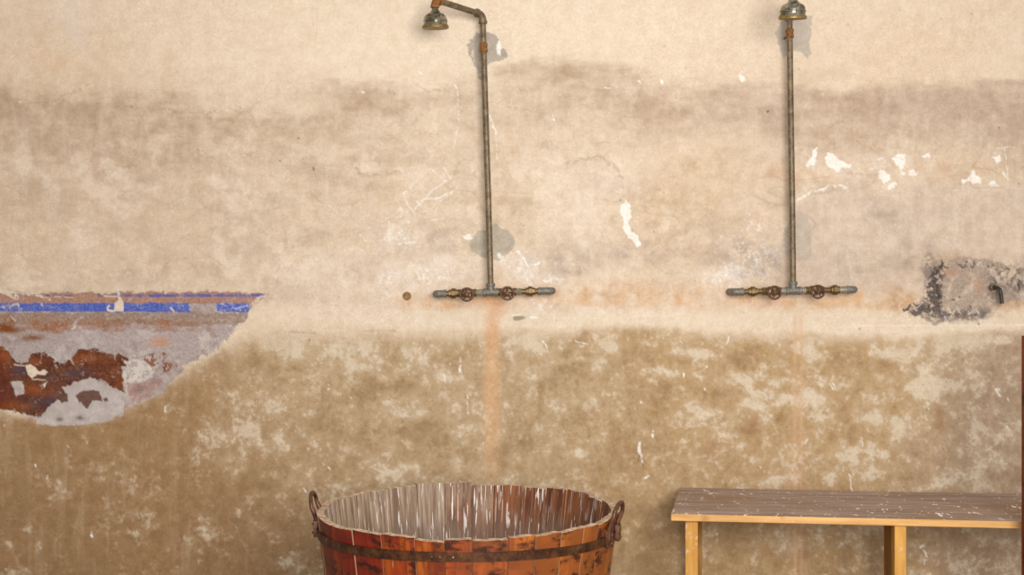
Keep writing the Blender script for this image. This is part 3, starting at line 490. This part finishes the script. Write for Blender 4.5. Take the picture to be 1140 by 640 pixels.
# ------------------------------------------------------------------ showers
def shower(label, px_top, px_tee, bar_l, bar_r, comps, coupler_v, end, headc):
    BD = 4.905                                            # distance of riser and supply bar
    T = at(px_tee[0], px_tee[1], BD); root = empty('shower', T); tag(root, label, 'shower', None)
    loc = lambda p: Vector(p)-T
    P = 1/F*BD                                            # metres in a pixel there
    top = at(px_top[0], px_top[1], BD); ax = (T-top).normalized()
    r = .0132
    # riser
    bm = bmesh.new(); tube(bm, [loc(top+ax*.022), loc(top.lerp(T, .33)), loc(top.lerp(T, .66)+Vector((.001, 0, 0))), loc(T-ax*.012)], r, 20); make('riser_pipe', bm, M_pipe, root)
    t = (coupler_v-px_top[1])/(px_tee[1]-px_top[1]); cpt = top.lerp(T, t)
    bm = bmesh.new(); lathe(bm, loc(cpt-ax*.02), ax, [(0, r), (.001, .0165), (.006, .0185), (.014, .0165), (.026, .0165), (.034, .0185), (.039, .0165), (.04, r)], 20); make('pipe_coupling', bm, M_rust, root)['label'] = 'rusty orange pipe coupling'
    # pipe clip holding the riser to the wall
    bm = bmesh.new(); w = Vector((cpt.x, wall_y(*px_top)+.004, cpt.z)); w.y = wall_y(*px_top)+.002
    lathe(bm, loc(cpt+Vector((0, .012, 0))), (0, 1, 0), [(0, .005), (w.y-cpt.y-.012, .005)], 10); make('wall_tie', bm, M_rust, root)
    # elbow and arm
    dirv = (end-top).normalized()
    bm = bmesh.new(); pts = bend(top+ax*.030, top, top+dirv*.030, 8); tube(bm, [loc(p) for p in pts], .0165, 18)
    lathe(bm, loc(top+ax*.026), ax, [(0, .0165), (.001, .0195), (.012, .0195), (.013, .0165)], 18); lathe(bm, loc(top+dirv*.026), dirv, [(0, .0165), (.001, .0195), (.012, .0195), (.013, .0165)], 18)
    make('elbow', bm, M_pipe, root)
    bm = bmesh.new(); tube(bm, [loc(top+dirv*.03), loc(end-dirv*.02)], .0132, 18); make('shower_arm', bm, M_pipe, root)
    # head: elbow, bell and spray plate, tilted a little to the wall
    tilt = Vector((headc[0], headc[1], -1)).normalized()
    bm = bmesh.new(); pts = bend(end-dirv*.028, end, end+tilt*.028, 8); tube(bm, [loc(p) for p in pts], .0165, 18)
    lathe(bm, loc(end+tilt*.022), tilt, [(0, .0165), (.001, .0190), (.011, .0190), (.012, .0165)], 18); lathe(bm, loc(end-dirv*.034), dirv, [(0, .0135), (.001, .0190), (.011, .0190), (.012, .0165)], 18)
    make('elbow', bm, M_rust, root)['label'] = 'rusty elbow above the shower head'
    hp = end+tilt*.030
    bm = bmesh.new()
    prof = [(0, .0145), (.012, .0145), (.015, .017), (.020, .019), (.026, .026), (.032, .038), (.039, .0455), (.048, .0485), (.054, .0490), (.056, .0520), (.061, .0525), (.063, .0500), (.068, .0500), (.078, .0520)]
    lathe(bm, loc(hp), tilt, prof, 36); head = make('shower_head', bm, M_chrome, root, 50); head['label'] = 'tarnished chrome bell of the shower head'
    bm = bmesh.new(); lathe(bm, loc(hp+tilt*.077), tilt, [(0, .050), (0.0005, .0545), (.004, .056), (.012, .056), (.013, .054), (.0125, .050), (.0115, .02), (.011, .002)], 36)
    for ring, n in ((.012, 6), (.024, 12), (.036, 18), (.046, 24)):
        fr = frame(tilt)
        for k in range(n):
            a = 2*math.pi*k/n; c0 = hp+tilt*.0885+fr @ Vector((ring*math.cos(a), ring*math.sin(a), 0)); lathe(bm, loc(c0), tilt, [(0, .0018), (.0015, .0014)], 6)
    make('spray_plate', bm, M_brass, head, 50)['label'] = 'brass spray plate and rim'
    # supply bar
    L0 = at(bar_l[0], bar_l[1], BD); R0 = at(bar_r[0], bar_r[1], BD); bx = (R0-L0).normalized()
    def on(u): return L0.lerp(R0, (u-bar_l[0])/(bar_r[0]-bar_l[0]))
    bm = bmesh.new(); h = .034                             # tee
    tc = on(px_tee[0]); lathe(bm, loc(tc-bx*h), bx, [(0, .013), (.001, .0185), (.012, .0185), (.013, .0162), (2*h-.013, .0162), (2*h-.012, .0185), (2*h-.001, .0185), (2*h, .013)], 20)
    lathe(bm, loc(tc), -ax, [(0, .016), (.026, .016), (.027, .0195), (.040, .0195), (.041, .014)], 20); make('tee_fitting', bm, M_lead, root)
    for (kind, a, b) in comps:
        p0, p1 = on(a), on(b); ln = (p1-p0).length; bm = bmesh.new()
        if kind == 'nipple':
            lathe(bm, loc(p0), bx, [(0, .0125), (ln, .0125)], 18); make('pipe_nipple', bm, M_dark, root)
        elif kind == 'collar':
            n = 4; pr = [(0, .0125)]
            for i in range(n): pr += [(ln*(i+.1)/n, .0150), (ln*(i+.6)/n, .0162), (ln*(i+.9)/n, .0140)]
            lathe(bm, loc(p0), bx, pr+[(ln, .0125)], 18); make('collar', bm, M_zinc, root)['label'] = 'dull grey collar'
        elif kind == 'union':
            lathe(bm, loc(p0), bx, [(0, .014), (.001, .018), (ln*.28, .018), (ln*.28, .0215), (ln*.30, .0235), (ln*.70, .0235), (ln*.72, .0215), (ln*.72, .0175), (ln-.001, .0175), (ln, .014)], 6 if False else 8, rot0=.3); make('pipe_union', bm, M_dark, root, 20)['label'] = 'brown faceted union nut'
        elif kind == 'elbow':
            left = a < px_tee[0]; near, far = (p1, p0) if left else (p0, p1); dd = (far-near).normalized()
            c1 = far+dd*(-.016)
            pts = [near]+[c1-dd*.010]+bend(c1-dd*.006, far+dd*(-.002), c1+Vector((0, .03, 0))+dd*.012, 7)
            wq = Vector((pts[-1].x, wall_y(a, bar_l[1])+.002, pts[-1].z)); pts.append(wq)
            tube(bm, [loc(p) for p in pts], .0158, 18)
            lathe(bm, loc(near), dd, [(0, .0158), (.001, .0178), (.010, .0178), (.011, .0158)], 18)
            make('wall_elbow', bm, M_lead, root)['label'] = 'grey iron elbow turning into the wall'
        elif kind == 'valve':
            c0 = (p0+p1)/2; front = Vector((0, -1, 0)); dz = Vector((0, 0, -.006))
            lathe(bm, loc(p0), bx, [(0, .0135), (.001, .0175), (.010, .0175), (.014, .016), (ln*.5-.010, .021), (ln*.5+.010, .021), (ln-.014, .016), (ln-.010, .0175), (ln-.001, .0175), (ln, .0135)], 20)
            lathe(bm, loc(c0+dz*.3), front, [(0, .017), (.022, .017), (.023, .019), (.030, .019), (.031, .012), (.040, .010)], 8)
            v = make('valve_body', bm, M_dark, root, 30)
            bm = bmesh.new(); st = c0+dz; lathe(bm, loc(st), front, [(.036, .0055), (.062, .0055)], 12); make('valve_stem', bm, M_zinc, v)
            bm = bmesh.new(); hc = st+front*.056; R = .0275
            tube(bm, [loc(hc+Vector((R*math.cos(2*math.pi*k/36), 0, R*math.sin(2*math.pi*k/36)))) for k in range(36)], 0.0040, 10, closed=True)
            ph = random.uniform(0, 1)
            for k in range(5):
                a_ = ph+2*math.pi*k/5; e = Vector((math.cos(a_), 0, math.sin(a_)))
                sidev = Vector((-math.sin(a_), 0, math.cos(a_)))
                tube(bm, [loc(hc+front*.004), loc(hc+e*R*.45+sidev*.003+front*.003), loc(hc+e*R)], [.0036, .0026, .0030], 8)
            lathe(bm, loc(hc+front*(-.006)), front, [(0, .007), (.001, .009), (.012, .009), (.014, .007)], 16)
            lathe(bm, loc(hc+front*.008), front, [(0, .0055), (.006, .0055), (.007, .004)], 6)
            make('handwheel', bm, M_wheel, v)['label'] = 'round red-brown handwheel with five spokes'
    return root
compsL = [('elbow', 484.5, 497), ('nipple', 495, 501), ('union', 499.5, 510.5), ('valve', 510, 530.5), ('collar', 530, 538.5), ('collar', 553, 557), ('valve', 555, 575), ('collar', 574.5, 580.5), ('nipple', 580, 586), ('union', 585.5, 595.5), ('nipple', 595, 601), ('elbow', 599, 616)]
shower('left shower of rusty pipe, its arm bent sideways above the wooden tub', (537.3, 16.5), (546.5, 326), (484.5, 327.2), (616, 323.6), compsL, 53, at(484, -0.5, 4.72), (.02, .10))
compsR = [('elbow', 815.5, 828), ('nipple', 827, 834), ('union', 833, 843), ('valve', 848.5, 869.5), ('nipple', 842, 850), ('collar', 869, 877), ('collar', 889, 897), ('valve', 896, 917.5), ('nipple', 917, 926), ('union', 924.5, 934.5), ('collar', 934, 943), ('elbow', 942, 953)]
shower('right shower of rusty pipe, its head pointing forward over the riser', (878.8, 13), (883, 324), (815.5, 325), (953, 322.3), compsR, 37.5, Vector(((883.7-570)/F*4.5, 4.5, 2.548)), (.0, .16))

# ------------------------------------------------------------------ plugged pipe end and bent stub in the wall
M_plug = metal('old_plug', (120, 90, 52), (158,124, 80), (96, 72, 44), .85, .0, 60)
p = at(453, 329.5, wall_y(453, 329)-.004); root = empty('pipe_plug', p); tag(root, 'small round rusty pipe end flush in the plaster left of the left shower', 'pipe end')
bm = bmesh.new(); lathe(bm, Vector((0, .040, 0)), (0, -1, 0), [(0, .019), (.040, .019), (.042, .017), (.042, .0135), (.036, .013)], 20, cap=False); make('pipe_rim', bm, M_plug, root)
bm = bmesh.new(); lathe(bm, Vector((0, .0205, 0)), (0, -1, 0), [(0, .0132), (.019, .0132), (.0205, .0125), (.0208, .003)], 18); make('plug', bm, M_plug, root)
p = at(1111, 321, 4.95); root = empty('bent_pipe_stub', p); tag(root, 'short bent black pipe stub pointing down from the blackened wall patch', 'pipe stub')
bm = bmesh.new(); pts = [Vector((-.012, .08, .004)), Vector((-.006, .03, .004))]+bend((-.004, .012, .004), (0, -.012, .004), (.006, -.012, -.014), 6)+[Vector((.013, -.012, -.066))]
tube(bm, pts, .0085, 14); make('bent_pipe', bm, M_black, root)
bm = bmesh.new(); lathe(bm, Vector((-.009, .045, .004)), (.05, -1, 0), [(0, .009), (.001, .0145), (.018, .0145), (.02, .010)], 6); make('hex_nut', bm, M_dark, root, 20)

# ------------------------------------------------------------------ wooden tub
TR = .475; DC = 3.56; TZ = .653; TX = (521.5-570)/F*DC; TAP = .135
def rad(z): return TR-(TZ-z)*TAP
def tub_wood_outer():
    nt = NT('varnished_staves'); uv = nt.attr('stave_uv', 'Vector'); tone = nt.attr('stave_tone')
    big = nt.noise(nt.mapping(uv, (2.6, 9, 1)), 2.0, 5, .6); gr = nt.noise(nt.mapping(uv, (60, 5, 1)), 1.0, 5, .65)
    c = nt.mix(nt.rng(nt.math('ADD', big, nt.math('MULTIPLY', tone, .22)), 0.46, .80), lin((82, 12, 6)), lin((138, 50, 14)))
    c = nt.mix(nt.rng(nt.noise(nt.mapping(uv, (9, 3, 1)), 1.0, 3, .6), 0.52, .66), c, lin((172, 88, 22)))
    c = nt.mix(nt.rng(gr, .46, .66, 0, .8), c, lin((76, 20, 8)))
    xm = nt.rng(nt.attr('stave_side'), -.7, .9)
    c = nt.mix(nt.math('MULTIPLY', xm, .5), c, lin((152, 92, 36)))  # right staves lighter: light from the right put into the colour
    c = nt.mix(nt.rng(nt.attr('stave_side'), .1, -.8, 0, .75), c, nt.mix(gr, lin((120, 18, 8)), lin((70, 8, 4))))  # left staves a darker red: their shaded side put into the colour
    spots = nt.rng(nt.noise(nt.mapping(uv, (11, 20, 1)), 1.0, 5, .65), .50, .62)
    c = nt.mix(nt.math('MULTIPLY', spots, .9), c, lin((36, 10, 6)))
    drip = nt.rng(nt.noise(nt.mapping(uv, (85, 6, 1), (3, 1, 0)), 1.0, 3, .6), .70, .74)
    c = nt.mix(nt.math('MULTIPLY', drip, .7), c, lin((206,176,140)))
    nt.bump(gr, .5, .004)
    return nt.fin(c, .38, 0, .5)
def tub_wood_inner():
    nt = NT('limewashed_inner_staves'); uv = nt.attr('stave_uv', 'Vector'); tone = nt.attr('stave_tone')
    gr = nt.noise(nt.mapping(uv, (70, 4, 1)), 1.0, 6, .65); big = nt.noise(nt.mapping(uv, (5, 5, 1), (8, 2, 0)), 1.0, 5, .6)
    c = nt.mix(nt.rng(gr, .35, .65), lin((112, 88, 68)), lin((164,142,120)))
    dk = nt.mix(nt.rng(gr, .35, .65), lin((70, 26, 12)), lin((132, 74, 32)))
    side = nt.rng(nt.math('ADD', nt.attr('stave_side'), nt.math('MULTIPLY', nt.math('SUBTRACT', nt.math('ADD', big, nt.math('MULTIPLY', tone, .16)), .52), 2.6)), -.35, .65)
    c = nt.mix(nt.math('MULTIPLY', side, .9), c, dk)  # lit left and shaded right put into the colour, over stave variation
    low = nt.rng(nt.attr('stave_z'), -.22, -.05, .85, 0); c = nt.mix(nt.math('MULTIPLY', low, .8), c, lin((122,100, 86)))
    for k, (sx, th, a) in enumerate(((120, .635, .7), (75, .640, 1.0), (170, .645, .6), (50, .665, 1.0))):
        drip = nt.rng(nt.noise(nt.mapping(uv, (sx, 7-k, 1), (7.3*k, 3.1*k, 0)), 1.0, 3, .55, .3), th, th+.03)
        c = nt.mix(nt.math('MULTIPLY', drip, a), c, lin((226,216,206)))
    nt.bump(gr, .4, .003)
    return nt.fin(c, .65, 0, .3)
def tub_rim():
    nt = NT('worn_stave_ends'); oc = nt.obj()
    c = nt.mix(nt.rng(nt.noise(oc, 60, 5, .7), .35, .65), lin((150,118, 86)), lin((206,184,156)))
    nt.bump(nt.noise(oc, 120, 4, .7), .5, .003); return nt.fin(c, .8)
M_out, M_in, M_rim = tub_wood_outer(), tub_wood_inner(), tub_rim()
tub = empty('wooden_tub', (TX, DC, 0)); tag(tub, 'large round tub of reddish wooden staves with an iron hoop, white drips inside', 'tub')
bm = bmesh.new(); lay_uv = bm.verts.layers.float_vector.new('stave_uv'); lay_t = bm.verts.layers.float.new('stave_tone'); lay_s = bm.verts.layers.float.new('stave_side'); lay_z = bm.verts.layers.float.new('stave_z')
NSV = 30; TH = .024; ang = 0; rng = random.Random(11)
wd = [rng.uniform(.75, 1.25) for _ in range(NSV)]; sw = sum(wd); a0 = .07
for k in range(NSV):
    a1 = a0+2*math.pi*wd[k]/sw; gap = .0010/TR
    am = (a0+a1)/2; front = -math.sin(am)                    # 1 at the side nearest the camera
    ht = TZ+rng.uniform(-.006, .005)+.004*front
    if abs(math.degrees(am)-103) < 7 : ht += .008
    tone = rng.random(); off = rng.uniform(-.002, .002); SEG = 6; slope = rng.uniform(-.004, .004)
    zs = [0, .12, .30, .45, .56, .62, None]; rows = []
    for zi, z in enumerate(zs):
        row = []
        for s in range(SEG+1):
            a = a0+gap+(a1-a0-2*gap)*s/SEG
            zt = z if z is not None else ht+slope*(s/SEG-.5)+rng.uniform(-.0016, .0012)
            for rr in (rad(zt)+off, rad(zt)+off-TH):
                v = bm.verts.new((rr*math.cos(a), rr*math.sin(a), zt))
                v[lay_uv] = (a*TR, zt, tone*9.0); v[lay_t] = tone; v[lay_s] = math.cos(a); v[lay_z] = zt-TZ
                row.append(v)
        rows.append(row)
    def fc(vs, mi):
        f = bm.faces.new(vs); f.material_index = mi
    for r0, r1 in zip(rows[:-1], rows[1:]):
        for s in range(SEG):
            fc((r0[2*s], r0[2*s+2], r1[2*s+2], r1[2*s]), 0); fc((r0[2*s+1], r1[2*s+1], r1[2*s+3], r0[2*s+3]), 1)
        fc((r0[0], r1[0], r1[1], r0[1]), 3); fc((r0[-2], r0[-1], r1[-1], r1[-2]), 3)
    for s in range(SEG):
        t = rows[-1]; fc((t[2*s], t[2*s+2], t[2*s+3], t[2*s+1]), 2); t = rows[0]; fc((t[2*s], t[2*s+1], t[2*s+3], t[2*s+2]), 0)
    a0 = a1
nt = NT('stave_joint'); oc = nt.obj(); M_joint = nt.fin(nt.mix(nt.noise(oc, 40, 4, .6), lin((110, 70, 44)), lin((176,140,108))), .8)
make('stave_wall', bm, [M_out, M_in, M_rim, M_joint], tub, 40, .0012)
bm = bmesh.new(); lathe(bm, (0, 0, .05), (0, 0, 1), [(0, rad(.05)-TH-.001), (.025, rad(.075)-TH-.001)], 48)
nt = NT('tub_bottom_boards'); oc = nt.obj(); c = nt.mix(nt.noise(nt.mapping(oc, (8, 60, 8)), 1, 5, .6), lin((104, 78, 58)), lin((160,138,116))); make('tub_bottom', bm, nt.fin(c, .7), tub)
def hoop(zc, h, front_up, nm='hoop'):
    bm = bmesh.new(); n = 96; rings = []
    for i in range(n):
        a = 2*math.pi*i/n; fr = -math.sin(a); z = zc+front_up*fr*abs(fr)+.0015*math.sin(3*a)
        r1 = rad(z-h/2)+.0025; r2 = rad(z+h/2)+.0025; t = .0035; c_, s_ = math.cos(a), math.sin(a)
        rings.append([bm.verts.new((r*c_, r*s_, zz)) for r, zz in ((r1-.004, z-h/2), (r1+t, z-h/2), (r2+t, z+h/2), (r2-.004, z+h/2))])
    for i in range(n):
        a, b = rings[i], rings[(i+1)%n]
        for k in range(4): bm.faces.new((a[k], a[(k+1)%4], b[(k+1)%4], b[k]))
    for k, a in enumerate((-1.75, -1.70)):
        c0 = Vector(((rad(zc)+.006)*math.cos(a), (rad(zc)+.006)*math.sin(a), zc+front_up*math.sin(-a)**2)); lathe(bm, c0, (math.cos(a), math.sin(a), 0), [(0, .006), (.003, .005), (.0045, .002)], 10)
    nt = NT('old_hoop_iron'); oc = nt.obj()
    c = nt.mix(nt.rng(nt.noise(oc, 30, 6, .7), .35, .65), lin((44, 18, 10)), lin((84, 50, 22))); c = nt.mix(nt.rng(nt.noise(oc, 14, 5, .7), .55, .7), c, lin((96, 70, 36))); c = nt.mix(nt.rng(nt.noise(oc, 100, 3, .6), .70, .74), c, lin((196,170,140)))
    nt.bump(nt.noise(oc, 120, 4, .7), .4, .002)
    o = make(nm, bm, nt.fin(c, .5, .2, .4), tub); o['label'] = 'dark iron hoop'
hoop(TZ-.060, .027, .014); hoop(.14, .027, 0)
def handle(a):
    e = Vector((math.cos(a), math.sin(a), 0)); t = Vector((-math.sin(a), math.cos(a), 0)); zt = TZ
    def P(s, out, z):
        aa = a+s/TR; return Vector((math.cos(aa), math.sin(aa), 0))*(rad(z)+out)+Vector((0, 0, z))
    bm = bmesh.new(); w = .050
    pts = [P(-w, .005, zt-.075), P(-w, .005, zt-.02), P(-w, .010, zt)]
    for i in range(9):
        q = math.pi*i/8; pts.append(P(-w*math.cos(q), .014, zt+.012+.036*math.sin(q)))
    pts += [P(w, .010, zt), P(w, .005, zt-.02), P(w, .005, zt-.075)]
    tube(bm, pts, [.0075]*3+[.0065]*9+[.0075]*3, 10)
    h = make('handle', bm, M_iron, tub, 60); h['label'] = 'arched iron handle'
    for s in (-w, w):
        bm = bmesh.new()
        c0 = P(s, .004, zt-.05); ee = Vector((c0.x, c0.y, 0)).normalized(); tt = Vector((-ee.y, ee.x, 0))
        vs = []
        for o_ in (-.002, .012):
            vs.append([bm.verts.new(c0+ee*o_+tt*x+Vector((0, 0, z))) for x, z in ((-.016, -.028), (.016, -.028), (.020, 0), (.014, .022), (-.014, .022), (-.020, 0))])
        bm.faces.new(vs[0][::-1]); bm.faces.new(vs[1])
        for k in range(6): bm.faces.new((vs[0][k], vs[0][(k+1)%6], vs[1][(k+1)%6], vs[1][k]))
        for z in (-.016, .010): lathe(bm, c0+ee*.011+Vector((0, 0, z)), ee, [(0, .005), (.004, .004), (.006, .0015)], 10)
        make('handle_bracket', bm, M_iron, h, 30, .001)
handle(math.pi+math.radians(1)); handle(-math.radians(20))

# ------------------------------------------------------------------ bench
def wood_top():
    nt = NT('paint_spotted_grey_board'); oc = nt.obj()
    gr = nt.noise(nt.mapping(oc, (3, 45, 20)), 1, 6, .65); big = nt.noise(oc, 3.5, 4, .6)
    c = nt.mix(nt.rng(gr, .35, .65), lin((138,114, 98)), lin((176,154,138))); c = nt.mix(nt.rng(big, .45, .65, 0, .6), c, lin((150,116, 84)))
    sp = nt.rng(nt.noise(nt.mapping(oc, (30, 15, 1)), 1, 2, .6), .655, .675); reg = nt.rng(nt.noise(oc, 2.2, 2, .5), .35, .6, .2, 1)
    c = nt.mix(nt.math('MULTIPLY', sp, reg), c, lin((244,234,218)))
    sp = nt.rng(nt.noise(nt.mapping(oc, (75, 34, 1)), 1, 1.5, .5), .69, .71); c = nt.mix(nt.math('MULTIPLY', sp, .8), c, lin((238,224,204)))
    nt.bump(gr, .4, .003); return nt.fin(c, .7)
def wood_edge():
    nt = NT('honey_pine'); oc = nt.obj()
    gr = nt.noise(nt.mapping(oc, (3, 30, 30)), 1, 5, .65)
    c = nt.mix(nt.rng(gr, .3, .7), lin((198,146, 84)), lin((226,180,116))); c = nt.mix(nt.rng(nt.noise(oc, 5, 3, .5), .60, .70), c, lin((166,108, 58)))
    c = nt.mix(nt.rng(nt.noise(nt.mapping(oc, (30, 90, 90)), 1, 3, .6), .68, .72), c, lin((226,208,180))); nt.bump(gr, .3, .003); return nt.fin(c, .65)
def wood_leg():
    nt = NT('yellow_painted_leg'); oc = nt.obj()
    gr = nt.noise(nt.mapping(oc, (45, 45, 4)), 1, 5, .65)
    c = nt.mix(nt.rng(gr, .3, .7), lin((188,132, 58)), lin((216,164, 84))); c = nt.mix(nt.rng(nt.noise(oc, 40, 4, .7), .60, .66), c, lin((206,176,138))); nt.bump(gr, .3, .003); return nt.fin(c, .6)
def wood_shaded():
    nt = NT('shaded_brown_underframe'); oc = nt.obj(); gr = nt.noise(nt.mapping(oc, (30, 30, 5)), 1, 5, .65)
    c = nt.mix(nt.rng(gr, .3, .7), lin((128, 88, 36)), lin((164,118, 56))); nt.bump(gr, .3, .003); return nt.fin(c, .7)  # darker leg wood: shade under the bench put into the colour
M_top, M_edge, M_leg, M_und = wood_top(), wood_edge(), wood_leg(), wood_shaded()
BH = .48; TT = .027; org = at(747, 572, F*(CAMZ-BH)/(572-CV)); th = math.radians(6.2)
bench = empty('bench', (org.x, org.y, 0), -th); tag(bench, 'long low wooden bench along the wall, grey paint-spotted top and honey front edge', 'bench')
LEN = 1.78; DEP = .585
bm = bmesh.new()
for (y0, y1, dz, x0a, x0b) in ((0, .300, 0, 0, .028), (.302, DEP, -.0015, .028, .056)):
    n0 = len(bm.faces); fs = prism(bm, [(x0a, y0), (LEN, y0), (LEN, y1), (x0b, y1)], BH-TT+dz, BH+dz)
    for f in fs: f.material_index = 1
    fs[1].material_index = 0
make('bench_top', bm, [M_top, M_edge], bench, 35, .0025)
def leg(x, y, w, d, m=None, nm='leg'):
    bm = bmesh.new(); prism(bm, [(x, y), (x+w, y), (x+w, y+d), (x, y+d)], 0, BH-TT-.001); return make(nm, bm, m or M_leg, bench, 35, .002)
def local_x(u, y):                                          # x along the bench where the picture column u meets depth y
    k = (u-CU)/F; c_, s_ = math.cos(th), math.sin(th)
    # world = org + x*(c,-s) + y*(s,c)
    return (k*(org.y+y*c_)-org.x-y*s_)/(c_+k*s_)
xa = local_x(763, .035); xb = local_x(777, .035); leg(xa, .035, xb-xa, .045); 
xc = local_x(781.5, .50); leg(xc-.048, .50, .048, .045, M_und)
xa = local_x(996, .018); xb = local_x(1009, .018); leg(xa, .018, xb-xa, .045); leg(xa-.001, .068, .036, .13, M_und, 'leg_board')['label'] = 'board fixed behind the middle leg, shade put into its darker colour'; xq = local_x(1003, .42); leg(xq-.044, .42, .044, .045, M_und)
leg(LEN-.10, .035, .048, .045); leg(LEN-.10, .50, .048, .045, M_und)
bm = bmesh.new(); prism(bm, [(local_x(763, .035)+.05, .545), (LEN-.05, .545), (LEN-.05, .565), (local_x(763, .035)+.05, .565)], BH-TT-.072, BH-TT-.001); make('rear_rail', bm, M_und, bench, 35, .002)

# ------------------------------------------------------------------ red-brown post at the far right
nt = NT('red_brown_board'); oc = nt.obj(); gr = nt.noise(nt.mapping(oc, (30, 30, 3)), 1, 5, .65)
c = nt.mix(nt.rng(gr, .3, .7), lin((84, 30, 18)), lin((128, 58, 36))); c = nt.mix(nt.rng(nt.noise(oc, 9, 4, .6), .55, .62), c, lin((60, 22, 14))); nt.bump(gr, .3, .003); M_red = nt.fin(c, .55)
sd = 4.02; sx = (1136.8-CU)/F*(sd+.05); sz = CAMZ-(374-CV)/F*sd
scr = empty('wooden_post', (sx, sd, 0)); tag(scr, 'dark red-brown wooden post at the far right edge, in front of the bench end', 'post')
bm = bmesh.new(); prism(bm, [(0, 0), (.085, 0), (.085, .05), (0, .05)], .04, sz); make('upright', bm, M_red, scr, 35, .004)
bm = bmesh.new(); prism(bm, [(-.06, -.09), (.145, -.09), (.145, .14), (-.06, .14)], 0, .04); make('foot', bm, M_red, scr, 35, .004)

# ------------------------------------------------------------------ light and camera
def area(name, loc, target, size, power, col=(1, 1, 1)):
    l = bpy.data.lights.new(name, 'AREA'); l.shape = 'RECTANGLE'; l.size = size[0]; l.size_y = size[1]; l.energy = power; l.color = col
    o = bpy.data.objects.new(name, l); COL.objects.link(o); o.location = loc
    o.rotation_euler = (Vector(target)-Vector(loc)).to_track_quat('-Z', 'Y').to_euler(); return o
area('daylight_opening', (.75, -.5, 1.85), (.1, 5, 1.8), (2.0, 1.4), 258, (1.0, .985, .965))
w = bpy.data.worlds.new('room_light'); scene.world = w; w.use_nodes = True
w.node_tree.nodes['Background'].inputs[0].default_value = (1.0, .98, .96, 1); w.node_tree.nodes['Background'].inputs[1].default_value = .54
cam = bpy.data.cameras.new('camera'); cam.sensor_width = 36; cam.lens = 36*F/1140; cam.clip_start = .05
co_ = bpy.data.objects.new('camera', cam); COL.objects.link(co_); co_.location = (0, 0, CAMZ); co_.rotation_euler = (math.pi/2, 0, 0)
scene.camera = co_
vs = scene.view_settings; vs.view_transform = 'Standard'; vs.look = 'None'; vs.gamma = 1; vs.use_curve_mapping = False; vs.exposure = 0.0
